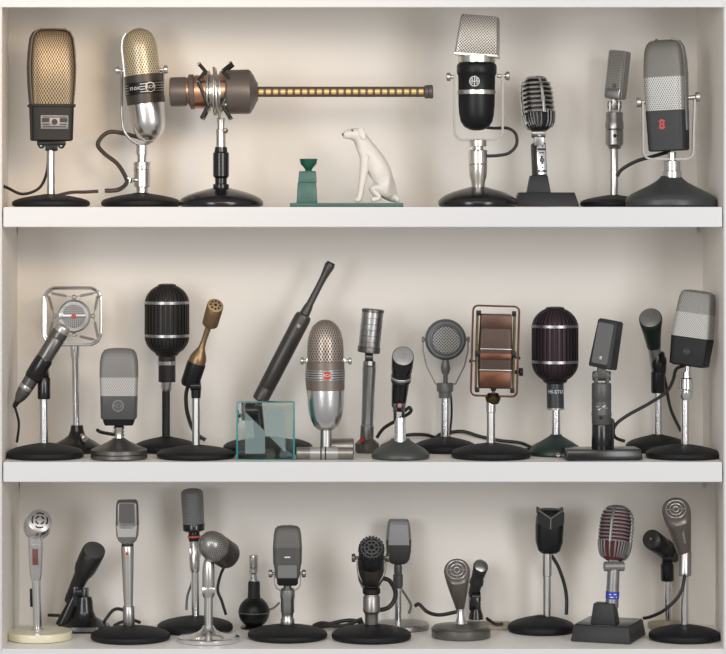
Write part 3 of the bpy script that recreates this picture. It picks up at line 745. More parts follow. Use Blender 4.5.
pill(t, 167, 284, 356, 21.8, 30, mat('black_bronze', (.035,.032,.03), .5, .4), mat('dark_cloth', (.03,.03,.032), 0, .8), steel, (302.5,335.5))

# 13 bronze thin-neck
t = T('dynamic_microphone', 'small bronze stick microphone with narrow neck in a black holder, on silver pole', 'microphone', 196, .084, 2)
t.base(39.5, h=13, col=5)
t.cyl('pole', nickel, (196,446), (196,397), 3.9)
t.b().rev((196,398),(196,378),[(0,4.6),(.3,5),(.5,5.4),(1,4.4)]).disc(t.P(195.5,386,-4), (1,0,0), 4, 10).out('swivel_joint', blackg)
A, Bp = (189,386,2), (217,302,-12)
hb = t.b().rev(A, Bp, [(0,8),(.03,9.3),(.26,9.5),(.28,9.2)]).out('holder_sleeve', blacks)
t.rev('body', bronze, A, Bp, [(.27,8.8),(.33,8.6),(.38,7),(.43,4.6),(.47,3.3),(.55,2.7),(.66,2.9),(.74,3.4)], seg=36)
f_ = t.fr(A, Bp); ln = (t.P(*Bp)-t.P(*A)).length/t.U
hc = t.b().bent((209.5,327,-7), (216,305,-16), (.25,-.75,.6), [(0,3,0),(.06,6.4,0),(.12,7.8,0),(.16,8.1,0),(.7,8.3,.3),(.9,8.4,.8),(1,8.2,1)]).out('head', bronze)
nn = (.25,-.75,.6); c_ = t.b().face((216,305,-16), nn, 7.9, .6, .6).out('end_cap', mat('bright_bronze', (.5,.34,.19), .6, .35), hc)
Fz = Fr(t.P(216,305,-16), nn, 0, t.U); b = t.b()
for k in range(8):
    a = k*PI/4; b.disc(Fz.pt(4.8*math.cos(a), 4.8*math.sin(a), .9), Fz.Z, 1.1, .8, 10, .1)
b.disc(Fz.pt(0,0,1.2), Fz.Z, 1.4, .8, 10, .1); b.out('sound_holes', blacks, c_)
t.tube('cable', rubber, [(188,385,4),(185.5,397,8),(187,415,12),(194,433,12),(205,441,12)], 2)

# 14 long slanted shotgun
t = T('shotgun_microphone', 'long dark grey tapering microphone slanting up right, its stand behind the glass block', 'microphone', 268, .2, 2)
t.base(45, m=blackm, h=17, col=7)
t.b().cyl((262,440),(259,410),4).out('pole', blackg)
b = t.b(); b.disc(t.P(254,416,0),(1,0,0),7,12); b.disc(t.P(244,420,0),(1,0,0),5,4); b.cyl((244,420),(256,417),1.5); b.cyl((256,412),(262,400),4); b.out('swivel_joint', blackg)
dk = mat('charcoal_enamel', (.075,.068,.064), .45, .4)
A, Bp = (259.5,401), (330.5,264)
h = t.rev('body', dk, A, Bp, [(0,6.5),(.01,8),(.03,8.2),(.09,8.2),(.095,7.8),(.1,8.3),(.3,8.5),(.6,8.6),(.625,7.8),(.635,5.2),(.68,4.6),(.71,3.6),(.85,3.3),(.9,3.6),(.95,4.4),(.985,5.2),(1,4.9)])
t.b().rev((330.2,264.6),(331.3,262.4),[(0,4.2),(1,4.2)]).out('tube_opening', blacks, h)
f_ = t.fr(A, Bp); t.b().disc(f_.pt(0,-8.5,85), -f_.Y, 2, .8).out('emblem', silverp, h)

# 15 glass block
t = T('glass_block', 'square clear glass block with teal edges and frosted N shape on middle shelf', 'glass award', 265.7, .05, 2)
f0 = Fr(Vector((0,0,0)), (0,0,1), 0, t.U)
gb_ = t.b().box(f0, (0,0,28.8), (28,9,28.6), .4).out('block', gm)
for x in (-28.3, 28.3): t.b().box(f0, (x,0,28.8), (.9,9.2,28.6), .1).out('edge', tealm, gb_)
t.b().box(f0, (0,0,.5), (27.3,9.2,.4), .1).out('edge', tealm, gb_); t.b().box(f0, (0,0,57.6), (27.3,9.2,.3), .1).out('edge', tealm, gb_)
for pl in ([(-20.5,6.5),(-.5,6.5),(-.5,29),(-20.5,48.5)], [(.5,27),(20,8),(19.5,51),(.5,51)]):
    t.b().prism(f0, pl, -9.35, -9.15).out('frosted_panel', fm, gb_)

# 16 champagne 77
t = T('ribbon_microphone', 'champagne capsule microphone with red emblem and silver lower half, beside the glass block', 'microphone', 326, .06, 2)
A, Bp = (326,430.5), (325.2,319.5); cf = lambda py: (430.5-py)/111.0
t.rev('lower_shell', satin, A, Bp, [(0,5),(.01,8),(.04,11.8),(.09,14.8),(.16,17),(.24,18),(cf(390),18.4),(cf(389.7),18.4)])
bd = t.rev('band', champc, A, Bp, [(cf(390),18.3),(cf(389.5),18.9),(cf(361.5),18.9),(cf(361),18.3)])
t.rev('grille', pmat('champagne_perf', (.42,.36,.31), (.02,.017,.014), 3.2, thr=.05, metal=.6, asp=.62), A, Bp, [(cf(361.2),18.2),(cf(350),18.2),(cf(340),17.6),(cf(332),15.6),(cf(326),12.6),(cf(321.8),8),(cf(320),4),(1,.5)], seg=48)
fr = t.fr(A, Bp); lz = 430.5-374.5
lb = t.rev('name_strip', silverp, A, Bp, [(cf(379.5),18.9),(cf(379.4),19.2),(cf(369.6),19.2),(cf(369.5),18.9)], bd)
for k in range(4):
    q_ = cf(370.9+k*2.4); t.rev('strip_line', dgrey, A, Bp, [(q_-.0035,19.2),(q_-.0035,19.35),(q_+.0035,19.35),(q_+.0035,19.2)], lb)
emblem(t, fr, (1.5,-19.3,lz), 5, silverp, red, txt='RCA', parent=bd)
knob(t, (308,361),(302,361),3.6,nickel); knob(t, (343,361),(350,361),3.6,nickel)
b = t.b(); b.box(t.fr((308,361)), (0,0,0), (2,3,2.6), .5).box(t.fr((343.5,361)), (0,0,0), (2,3,2.6), .5); b.tube([(306.5,362,0),(306,380,2),(309,398,6),(314,408,9)], 1); b.out('yoke_stub', nickel)
t.b().cyl((326,454),(326,429),5.6).out('neck', nickel)
pf = t.pyf
fb_ = t.b().cyl((296,pf-6.2,-6),(353.5,pf-6.2,-6),6.1,bev=.8,seg=32).out('front_bar', gunl)
b = t.b(); b.cyl((310,pf-6.2,-6),(338,pf-6.2,-6),6.5,bev=.2,seg=32); b.out('silver_sleeve', silverp, fb_)
b = t.b()
for x in (321, 325.5): b.cyl((x-.7,pf-6.2,-6),(x+.7,pf-6.2,-6),6.7,bev=.1,seg=32)
b.out('sleeve_groove', dgrey, fb_)
b = t.b(); b.cyl((331,pf-9.2,30),(354,pf-9.2,30),9,bev=.8,seg=32); b.box(t.fr((333,pf-7,14)), (0,0,0), (4,18,4), 1); b.out('rear_bar', gunl)

# 17
t = T('condenser_microphone', 'ringed grey cylinder microphone tilted on a plain grey tube stem, middle shelf', 'microphone', 367, .19, 2)
t.b().swf(Fr(Vector((0,0,0)), (0,0,1), 0, t.U), [(0,11,11,2),(2,12,12,2),(9,12,12,2),(12,9,9,2),(14,6,6,2)], 32).out('base', gun)
t.b().disc(t.P(361.5,439.5,-9.5), (-.4,-1,0), 2.2, 3).out('red_dot', red)
t.b().rev((366.5,444),(369.5,361),[(0,6),(.02,6.8),(.22,6.8),(.23,6),(.6,6.2),(.93,6.8),(.94,6),(.95,6.6),(1,6)]).out('stem', steel)
t.b().cyl((369,364),(369,352),3).disc(t.P(369,357), (1,0,0), 4.6, 8).out('swivel_joint', gun)
b = t.b(); prof = [(0,8),(.03,10.4),(.06,10.8)]
for k in range(6):
    f_ = .1+k*.14; prof += [(f_,10.8),(f_+.005,10.2),(f_+.012,10.2),(f_+.017,10.8)]
prof += [(.97,10.8),(1,9.4)]
b.rev((368.5,352.5),(373,310), prof, seg=36); hd = b.out('head', steel)
t.rev('rim', gun, (368.5,353),(369.2,346.5), [(0,9.5),(.1,11.3),(.9,11.3),(1,10.9)], hd); t.rev('rim', gun, (372.8,312.5),(373.1,309), [(0,10.9),(.1,11.2),(.8,11.2),(1,10)], hd)

# 18
t = T('dynamic_microphone', 'black stick microphone with silver round end, on domed grey desk base, middle shelf', 'microphone', 400.5, .07, 2)
t.base(29, m=olive, h=20, col=9, prof=[(0,.97),(.05,1),(.18,1),(.28,.97),(.45,.85),(.62,.66),(.78,.48),(.9,.36),(1,.3)])
t.b().rev((400,450,-6),(400,418,-2),[(0,7.5),(.4,6),(.5,5.6),(1,5.6)]).out('post', chrome)
b = t.b(); f_ = t.fr((399,412)); b.box(f_, (-4,0,0), (1.5,5,9), .5); b.box(f_, (4,0,0), (1.5,5,9), .5); b.cyl((393,408),(405,408),4); b.out('swivel_fork', blackg)
b = t.b(); b.disc(t.P(399.5,405,-7.5), (0,-1,0.2), 2.4, 2); b.out('pink_jewel', mat('pink_plastic', (.35,.12,.13), 0, .3))
A, Bp = (398.5,408,6), (402.5,354,-20)
bd = t.rev('body', blackg, A, Bp, [(0,5),(.03,7),(.3,8.2),(.52,8.8),(.55,9.8),(.58,9.9),(.6,9.6),(.78,9.8)])
hd = t.b().bent((401.3,372,-11), (402.5,355,-20), (.05,-.85,.5), [(0,9.4,0),(.1,10.2,0),(.4,10.6,.2),(.8,11,.8),(1,10.8,1)]).out('head', blackg)
t.b().face((402.5,355,-20), (.05,-.85,.5), 10.2, .8, 1.2).out('end_grille', pmat('silver_perf_fine', (.42,.41,.4), (.13,.13,.13), 1.8, 'dots', metal=.5), hd)
t.rev('ring_nut', blackg, A, Bp, [(.5,9.5),(.51,10),(.54,10),(.55,9.5)], bd)
t.rev('ring', silverp, A, Bp, [(.56,9.9),(.57,10.3),(.60,10.3),(.61,9.8)], bd)
t.tube('cable', rubber, [(404,412,8),(410,409,20),(411,415,34),(398,424,48),(385,433,60),(378,443,64)], 1.8)

# 19
t = T('dynamic_microphone', 'round grey disc microphone with mesh centre held in a silver fork yoke, middle shelf', 'microphone', 445, .212, 2)
t.base(31.5, h=15, col=6)
t.cyl('pole', chrome, (445,440), (445,395), 4.5)
t.b().rev((445,398),(445,383),[(0,6.2),(.4,6.6),(.45,8.2),(.9,8.6),(1,8)]).out('collar', lgrey)
bl2 = mat('blue_grey_metal', (.16,.17,.18), .5, .38)
fc = t.fr((445.5,340))
bd = t.b().disc(t.P(445.5,339.5), (0,-1,0), 20.5, 11, 48, 2.5).out('housing', bl2)
t.b().tube([fc.pt(14.5*math.cos(a),-6,.5+14.5*math.sin(a)) for a in [2*PI*k/32 for k in range(32)]], 1.4, closed=True, raw=True, n=1, seg=8).out('grille_ring', bl2, bd)
t.b().disc(t.P(445.5,339.5,-5.8), (0,-1,0), 13.5, 1.2, 40, .3).out('mesh_grille', pmat('disc_mesh', (.42,.42,.41), (.06,.06,.06), 2.6, 'mesh', thr=.35, metal=.5), bd)
t.b().hoop(fc, [(-22.5,1),(-22.5,-10),(-19,-26),(-10,-44),(10,-44),(19,-26),(22.5,-10),(22.5,1)], -2.6, 2.6, 1.3).out('yoke', lgrey)
knob(t, (426,339.5),(423,339.5),3,lgrey); knob(t, (465,339.5),(468.5,339.5),3,lgrey)
t.b().cyl((445.5,385),(445.5,368),2.4).rev((445.5,374),(445.5,359),[(0,3.5),(.4,5),(.6,4.4),(1,3)]).out('swivel_link', lgrey)
t.tube('cable', rubber, [(447,384,6),(451,395,7),(452,415,8),(450,436,10)], 1.1)

# 20 copper
t = T('ribbon_microphone', 'copper and brass box microphone hung in a rectangular copper frame, on black round base', 'microphone', 491, .085, 2)
t.base(40, h=15, col=6)
t.b().cyl((491,445),(491,404),4.2).cyl((491,412),(491,402),4.8).out('pole', nickel)
t.b().rev((493,404),(493,393),[(0,5),(.3,7),(.6,8),(1,5)]).out('brass_collar', brass)
f_ = t.fr((494,396),(496.5,306)); H = 90
t.b().hoop(f_, rrect(-23.3,22.8,0,H,5,5), -4, 4, 1.7, True).out('copper_frame', coppert)
core = t.b().sw((494.3,388),(496,314), [(0,15.5,9,10),(.03,16,11,10),(.28,16.5,12,10),(.5,16.6,12.4,10),(.97,15.6,11,10),(1,14.8,10,10)], 0, 56).out('inner_box', pmat('copper_gauze', (.11,.068,.052), (.02,.015,.012), 2.0, 'mesh', thr=.4, metal=.6, rough=.4))
fi = t.fr((494.3,388),(496,314))
t.b().box(fi, (0,-11.3,9), (15.5,.6,8), .3).out('lower_copper_plate', coppert, core)
t.b().box(fi, (0,-12.2,32), (15.5,.5,3.2), .3).out('middle_copper_plate', coppert, core)
t.b().box(fi, (0,-12.2,18.5), (16,.6,.6), .2).box(fi, (0,-12.8,39.5), (15.8,.5,.6), .2).out('silver_bar', silverp, core)
t.b().box(fi, (0,-11.5,66.5), (15.4,.5,6.8), .3).out('top_plate', mat('dark_copper', (.10,.055,.04), .7, .4), core)
for sg in (-1, 1):
    b = t.b(); b.prism(fi, [(sg*17.6,-3),(sg*19.4,-3),(sg*19.6,77),(sg*17.6,77)], -9, 9); p_ = b.out('brass_side_plate', brass, core)
    t.b().box(fi, (sg*18,-9.3,34.5), (2.6,1.4,3), .4).box(fi, (sg*17.5,-8.5,-1.5), (2.2,1.4,2.6), .4).box(fi, (sg*17.5,-8.5,75), (2.2,1.4,2.6), .4).out('corner_clamp', blacks, p_)
knob(t, (513,372),(521,372),4.2,blacks,name='side_knob')
knob(t, (512,358),(519.5,358),1.7,coppert); knob(t, (478,361),(470,361),1.7,coppert)
t.b().cyl((493.5,396),(493.5,386),1.6).rev((493.5,391),(493.5,384),[(0,2),(.4,3.6),(1,3)]).out('pivot', gun)

# 21 purple pill
t = T('ribbon_microphone', 'dark purple ribbed pill microphone with two silver bands on dark green base', 'microphone', 556, .135, 2)
t.base(27, m=greenk, h=21, col=5, prof=[(0,.96),(.05,1),(.15,1),(.28,.95),(.45,.82),(.62,.62),(.78,.42),(.9,.26),(1,.19)])
t.cyl('pole', chrome, (556,438), (556,406), 4.4)
t.b().disc(t.P(556,452.5,-26.6), (0,-1,.2), 2.2, .8).out('base_plug', gunl)
nk_ = t.b().cyl((555.5,409),(555,382),8.6).out('neck', mat('blue_black_paint', (.03,.034,.04), 0, .4))
t.rev('neck_ring', silverp, (555.5,409.5),(555.5,407.5),[(0,8.4),(.1,8.9),(.9,8.9),(1,8.4)])
t.text('HI-STO', t.fr((555.2,391.5)), (0,0,0), 5.2, white, nk_, R=8.7)
pill(t, 555, 307, 383, 22.8, 32, mat('plum_black', (.03,.026,.03), .4, .4), mat('plum_cloth', (.05,.018,.028), 0, .8), steel, (326,361.5), 0)

# 22
t = T('ribbon_microphone', 'dark grey rectangular microphone on a cylindrical swivel stem with flat black rectangular base', 'microphone', 601.5, .055, 2)
f0 = Fr(Vector((0,0,0)), (0,0,1), 4, t.U)
t.b().box(f0, (0,0,6), (38.5,19,5.2), 1.2, (.97,.95)).out('base_plate', blackg)
b = t.b()
for x in (-32, 32):
    for y in (-14, 14): b.disc(f0.pt(x,y,.6), (0,0,1), 3, 1.2)
b.out('rubber_feet', rubber)
t.b().rev((601.5,450),(601.5,424),[(0,9.6),(.05,10),(.95,9.7),(1,9.2)]).out('lower_collar', blackg)
b = t.b().rev((601.5,424),(601.5,383),[(0,9.4),(.02,9.8),(.2,9.8),(.22,10.2),(.26,10.2),(.28,9.8),(.55,9.8),(.56,9.4),(.58,9.4),(.6,9.8),(.97,9.8),(1,9.2)]); br_ = b.out('barrel', mgrey)
t.b().disc(t.P(600,417,-10), (0,-1,0), 1.6, .8).out('screw', blacks, br_)
b = t.b()
for k, (x, zz, w) in enumerate([(-5,1,1.5),(-2,-1,1),(1,1,1.3),(4,-.5,1.2),(-3.5,-2,1),(2.6,2,.8)]):
    a = x/9.9; b.box(Fr(t.P(601.5,407)+Vector((math.sin(a)*9.9,-math.cos(a)*9.9,0))*t.U, (0,0,1), math.degrees(a), t.U), (0,0,zz), (w,.2,.5), 0)
b.out('worn_marking', silverp, br_)
b = t.b(); f_ = t.fr((601.5,383)); b.box(f_, (-5.6,0,5), (1.6,4.5,7), .6); b.box(f_, (5.6,0,5), (1.6,4.5,7), .6); b.cyl((592.5,376),(610.5,376),4.8); b.box(f_, (0,0,11), (4,5,6), .6); b.out('swivel_hinge', mgrey)
A, Bp, yw = (602.5,368), (611,320), -30
t.b().sw(A, Bp, [(0,11.5,8.5,8),(.03,12.5,9.5,8),(.96,11,8.6,8),(1,9.8,7.4,7)], yw).out('head', dgrey)
f_ = t.fr(A, Bp, yw)
g = t.b().prism(f_, rrect(-8.6,8.6,4,45,2), -9.9, -8).out('front_grille', pmat('charcoal_fine', (.13,.13,.127), (.06,.06,.058), 1.8, 'grid', metal=.3))
t.b().box(f_, (0,-9.8,10), (1.6,.3,1.6), .1).out('emblem', silverp, g)
t.b().box(t.fr((612.5,436,3)), (0,0,0), (1.5,4,17), .5).out('rear_cleat', blacks)
t.tube('cable', rubber, [(612,420,8),(615,424,16),(616,436,24),(620,441,30),(628,444,34)], 1.7)

# 23
t = T('dynamic_microphone', 'dark green flared microphone with silver mesh end, standing at back of middle shelf', 'microphone', 657.5, .215, 2)
t.base(32, h=17, col=6)
t.cyl('pole', chrome, (658,440), (658,391), 4)
t.b().rev((658,393),(658,371),[(0,6.5),(.06,7),(.94,7),(1,6)]).out('clutch_collar', blackg)
b = t.b(); b.rev((660,374),(657,352),[(0,6),(.3,7.5),(.9,7.5),(1,6)]); b.disc(t.P(664,362),(1,0,0),5,4); b.out('clip', blackg)
A, Bp = (658,372,4), (648.5,314,-14)
t.rev('body', steel, A, Bp, [(0,5),(.05,6.2),(.48,6.3),(.5,6)])
nn = (-.2,-.8,.55)
gs_ = t.b().bent((653.5,348,-5), (648.8,317.5,-14), nn, [(0,6.2,0),(.05,7,0),(.3,7.9,0),(.6,9.6,.1),(.85,11.2,.5),(.97,11.6,.9),(1,11.3,1)]).out('green_shell', mat('bottle_green_enamel', (.008,.022,.017), .1, .3))
t.b().face((648.8,317.5,-14), nn, 10.6, .8, 2).out('mesh_end', pmat('grey_end_mesh', (.26,.255,.245), (.12,.12,.115), 1.8, 'dots', metal=.4), gs_)
t.tube('cable', rubber, [(663,367,6),(667,385,10),(672,410,10),(682,432,8)], 1.6)

# 24
t = T('ribbon_microphone', 'tilted box microphone with pale mesh over black lower half, right end of middle shelf', 'microphone', 682.5, .084, 2)
t.base(37, h=14, col=5)
t.cyl('pole', chrome, (685,446), (685,397), 4)
t.b().rev((686,400),(686.5,372),[(0,5),(.1,6.4),(.3,6.4),(.33,5.4),(.4,6.8),(.75,6.6),(.8,5),(1,4)]).cyl((680,381),(692,381),2.2).out('swivel_barrel', chrome)
t.b().cyl((687,374),(688,364),3).out('stud', nickel)
A, Bp, yw = (689,366), (698.5,290.5), -24; z = lambda py: (366-py)/75.5
t.b().sw(A, Bp, [(0,15.5,9,8),(.02,18.2,11.5,9),(z(338),19.6,12.8,9),(z(337),19.4,12.5,9)], yw, 56).out('lower_housing', mat('black_bakelite', (.007,.007,.008), 0, .5, **{'Specular IOR Level': .3}))
t.b().sw(A, Bp, [(z(337.3),19.4,12.6,9),(z(313),18,11.8,9)], yw, 56).out('grille', pmat('pale_mesh2', (.50,.49,.465), (.17,.165,.155), 2.0, 'mesh', thr=.4, metal=.35, rough=.45))
t.b().sw(A, Bp, [(z(313.2),18.1,11.9,9),(z(298),16.8,11,8),(z(293),15.6,10,6),(z(291.3),13,8,4),(1,8,5,3)], yw, 56).out('upper_grille', pmat('mid_mesh2', (.30,.29,.275), (.10,.10,.095), 2.0, 'mesh', thr=.4, metal=.35, rough=.45))
f_ = t.fr(A, Bp, yw); emblem(t, f_, (0,-12.6,14.5), 4.2, dgrey, blacks, txt='RCA', txtm=mgrey)
t.tube('cable', rubber, [(686,366,8),(678,370,14),(675,382,18),(668,394,20),(650,406,22),(630,417,22),(618,426,20),(613.5,436,14)], 1.7)

# loose cables on the middle shelf
def cable_thing(label, bay, x, Y, pts, r=1.7, m=rubber, name='microphone_cable', group=None):
    t = T(name, label, 'cable', x, Y, bay, group)
    b = t.b(); b.tube(pts, r)
    o = b.out(name, m, t.root)
    return t
def loose(label, bay, Y, pts, r=1.7, m=rubber):
    """cable lying on a shelf board as one mesh"""
    x0 = pts[0][0]; t = T('tmp', label, 'cable', x0, Y, bay)
    o = t.b().tube([(p[0], t.pyf-p[1], p[2]) for p in pts], r).out('microphone_cable', m)
    o.parent = None; o.location = t.root.location.copy(); bpy.data.objects.remove(t.root)
    o['label'] = label; o['category'] = 'cable'; return o
loose('black cable looping behind the round disc microphone on the middle shelf', 2, .27, [(381,2,0),(395,9,0),(408,14,-2),(425,14,2),(436,11,4),(441,14,6),(462,17,6),(480,12,6),(500,8,4),(520,6,0),(531,2,-10)], 1.7)
loose('black cable lying on the middle shelf between copper and purple microphones', 2, .2, [(522,1.8,0),(530,3,2),(540,8,8),(549,9,20),(560,6,30)], 1.7)

# ============================================================= BOTTOM SHELF
# 25
t = T('dynamic_microphone', 'chrome handle microphone with round slotted face on a cream disc base', 'microphone', 39.5, .115, 3)
pf = t.pyf
t.base(32.5, m=cream, h=8.5, prof=[(0,.985),(.1,1),(.9,1),(1,.985),(1.001,.5)])
t.b().rev((37.5,pf-8),(37.5,pf-11),[(0,6),(.5,5.5),(1,4.5)]).cyl((37.5,pf-9),(36,576),4.3).out('pole', chrome)
t.b().sw((36,580),(35.5,536),[(0,4.8,4.5,3),(.15,6,5.5,3.5),(.5,6.8,6,4),(1,7.2,6.5,4)]).out('handle', chrome)
fh = t.fr((36,580),(35.5,536))
sp_ = t.b().prism(fh, rrect(-4.2,4.8,12,36,1.5), -7.3, -5).out('switch_plate', steel)
t.b().box(fh, (.3,-7.6,24), (2.8,.5,8), .3).out('switch', mat('worn_red_brown', (.16,.05,.035), 0, .5, mott=.5, mscale=300), sp_)
t.b().box(t.fr((31,600,3),(30.5,580,3)), (0,0,2), (1.2,2.5,9), .4).out('rear_clip', blacks)
nn = (.2,-.86,.42); C_ = (40.8,519.5,-12)
bd = t.b().bent((34.5,532,10), C_, nn, [(-.3,4,0),(-.1,9,.2),(.1,12,.4),(.35,13.6,.6),(.38,13,.65),(.42,13.6,.7),(.55,13.6,.8),(.58,13,.85),(.62,13.4,.85),(.85,12.8,1),(1,12,1)]).out('head', chrome)
fp_ = t.b().face(C_, nn, 11.4, 1, 1.4).out('face', silverp, bd)
Fz = Fr(t.P(*C_), nn, 0, t.U); b = t.b()
for rr, n_ in ((4.0,4),(7.6,4)):
    for k in range(n_):
        a0 = k*PI/2+.25+(PI/4 if rr > 5 else 0); b.tube([Fz.pt(rr*math.cos(a0+q*.26), rr*math.sin(a0+q*.26), 2.3-(rr/7.8)**2*.8) for q in range(5)], .8, raw=True, n=2, seg=6)
b.out('face_slots', blacks, fp_)

# 26
t = T('dynamic_microphone', 'black stick microphone leaning on moulded black desk stand, behind the cream base', 'microphone', 84, .215, 3)
f0 = Fr(Vector((0,0,0)), (0,0,1), 0, t.U)
b = t.b(); b.swf(f0, [(0,25,20,3),(2,26,21,3),(6,25,20,3),(9,20,15,2.5),(14,12,10,2.2),(20,9.5,8,2),(30,8.5,7.5,2),(34,7.5,6.5,2)], 40); b.out('desk_stand', blackg)
t.b().sw((62,626,0),(76,595,0),[(0,7,6,2.5),(.4,6,5,2.5),(1,4.5,4,2.5)]).out('stand_arm', blackg)
t.b().disc(t.P(79,592), (1,0,0), 6, 8).box(t.fr((76,596)), (0,0,0), (2.5,5,10), .8).box(t.fr((86,598)), (0,0,0), (2.5,5,10), .8).out('cradle', blackg)
A, Bp = (68,603,8), (95,549,-10); nn = (.25,-.65,.72)
bd = t.b().bent(A, Bp, nn, [(0,4.5,0),(.05,5.5,0),(.35,7,0),(.52,8,0),(.58,9.8,0),(.66,11,0),(.85,11.6,.4),(.97,11.6,.9),(1,11.2,1)]).out('body', mat('charcoal_plastic', (.015,.0145,.0145), 0, .42))
t.rev('end_mesh', pmat('black_end_mesh', (.10,.10,.10), (.012,.012,.012), 2.0, 'dots', metal=.2), (95,549,-10), tuple(Vector((95,549,-10))+Vector((.5,-1.44,-1.3))), [(0,10.6),(.6,10),(1,5)], bd)
t.tube('cable', rubber, [(104,622,6),(112,612,10),(120,611,12),(130,617,10)], 1.7)
t.tube('cable', rubber, [(67,618,6),(57,618,16),(46,619,26)], 1.7)

# 27
t = T('dynamic_microphone', 'microphone with silver stem and flat dark rectangular head, left part of bottom shelf', 'microphone', 130.5, .112, 3)
t.base(40, h=14, col=6)
t.b().rev((129,626),(128.5,606),[(0,5.4),(.05,5.8),(.95,5.8),(1,5.2)]).out('collar', steel)
t.rev('handle', nickel, (128.5,608),(127.5,543), [(0,4.4),(.2,4.9),(.8,6.3),(.92,6.6),(1,5.5)])
t.b().disc(t.P(127.6,553,-6.6), (0,-1,0), 1.6, .8).out('red_mark', red)
t.b().rev((127.6,548),(127.5,541),[(0,5.8),(.3,6.2),(1,5.4)]).out('ring', dgrey)
A, Bp = (127.6,544), (127.2,500)
t.b().sw(A, Bp, [(0,5,5,3),(.08,9,7,4),(.2,11,8.4,5),(.45,11.4,8.6,5)]).out('lower_shell', steel)
g = t.b().sw(A, Bp, [(.44,11.5,8.8,6),(.9,10.8,8,7),(.97,10,7.4,7),(1,8.8,6.2,6)], 0, 48).out('head', gun)
f_ = t.fr(A, Bp); t.b().prism(f_, rrect(-7.6,7.6,22,41,1.5), -9.2, -7).out('front_grille', pmat('steel_fine', (.12,.115,.115), (.06,.06,.06), 1.6, 'grid', metal=.5), g)
t.b().prism(f_, [(-9,8),(9,8),(10,20),(6,16),(-6,16),(-10,20)], -9.2, -7).out('chrome_shield', nickel, g)

# 28
t = T('condenser_microphone', 'grey cylinder microphone with thin red ring on nickel pole, bottom shelf', 'microphone', 195, .215, 3)
t.base(38, h=15, col=6)
t.b().cyl((195.5,626),(195,566),4).out('pole', chrome)
t.b().rev((195,572),(194.3,538),[(0,4),(.1,5),(.5,5.6),(.55,4.6),(.9,5),(1,5)]).box(t.fr((195,553)), (0,0,0), (5.6,3.4,5), .8).out('swivel_barrel', nickel)
t.rev('connector', blackg, (194.4,541),(193.5,523), [(0,5.5),(.2,6),(.5,5.6),(.53,8.6),(.6,10.8),(.95,11),(1,10.4)])
t.rev('red_ring', mat('orange_red', (.6,.09,.04), 0, .4), (194.2,537.5),(194.1,535.5), [(0,6),(.1,6.6),(.9,6.6),(1,6)])
t.rev('head', pmat('grey_weave', (.22,.225,.225), (.13,.13,.13), 1.6, 'grid', metal=.3, rough=.5), (193.6,525),(191.8,488.5), [(0,10.3),(.02,10.8),(.85,11.2),(.92,10.6),(.97,8.6),(1,5)], seg=40)
t.tube('cable', greyr, [(195,566,5),(192,582,7),(187,597,8),(186,611,7)], 1.3)

# 29
t = T('dynamic_microphone', 'tilted silver bullet microphone with mottled rear on chrome pole and round chrome base', 'microphone', 208.5, .088, 3)
pf = t.pyf
t.base(31, m=chrome, h=16, prof=[(0,.985),(.06,1),(.26,1),(.31,.97),(.34,.86),(.4,.6),(.55,.38),(.75,.24),(1,.16)])
t.b().cyl((208.5,pf-14),(208.5,594),4.4).rev((208.5,597),(208.5,588),[(0,5.4),(.3,6.4),(1,6.4)]).out('pole', nickel)
t.b().rev((208.5,590),(208.5,556),[(0,5.8),(.1,6.4),(.6,6.3),(.8,5.4),(.93,3.6),(.95,2.6),(1,2.6)]).out('swivel_bulb', nickel)
t.b().box(t.fr((208.5,589.5)), (0,0,0), (6.2,6.2,2.6), .5).out('hex_collar', chrome)
A, Bp = (231,560,17), (208,541,-11)
bd = t.rev('body', mat('mottled_gunmetal', (.10,.09,.085), .7, .35, mott=.7, mscale=120), A, Bp, [(0,6),(.02,9.5),(.08,12.6),(.16,14),(.6,14.6),(.62,14)], seg=36)
t.rev('grille', pmat('nickel_perf', (.36,.35,.335), (.03,.03,.03), 2.6, 'dots', metal=.8, rough=.3), A, Bp, [(.61,14.6),(.75,14.9),(.9,14),(1.0,12.2),(1.09,9),(1.15,5),(1.17,1)], bd, seg=40)
t.tube('cable', rubber, [(226,565,16),(220,577,18),(217,592,18),(221,604,20),(225,618,24)], 1.5)

# 30
t = T('condenser_microphone', 'tiny silver capsule microphone standing on a glossy black ball', 'microphone', 254, .245, 3)
pf = t.pyf; f0 = Fr(Vector((0,0,0)), (0,0,1), 0, t.U)
t.b().swf(f0, [(0,13.5,13.5,2),(1.6,13.5,13.5,2),(2.4,8,8,2),(4,5,5,2)], 32).out('foot', blackg)
cz = 613.0 - 0; R_b = 15.6; cpy = 612
t.rev('ball', blacks, (254,cpy+R_b), (254,cpy-R_b), [((1-math.cos(a))/2, max(R_b*math.sin(a), .3)) for a in [PI*k/16 for k in range(17)]], seg=36)
t.b().tube([t.P(254+15.8*math.cos(a),612,15.8*math.sin(a)) for a in [2*PI*k/32 for k in range(32)]], .5, closed=True, raw=True, n=1, seg=6).out('seam', greyr)
t.b().rev((254,599),(254,581),[(0,6.6),(.3,6.2),(.9,6),(1,5)]).out('socket', dgrey)
t.b().rev((254,582),(253.5,555),[(0,4),(.3,3.4),(.35,4.6),(.5,4.6),(.52,4.2),(.55,4.6),(.95,4.6),(1,4)]).out('capsule', nickel)
t.tube('cable', greyr, [(268,610,0),(274,608,2),(279,604,8)], 1.1)

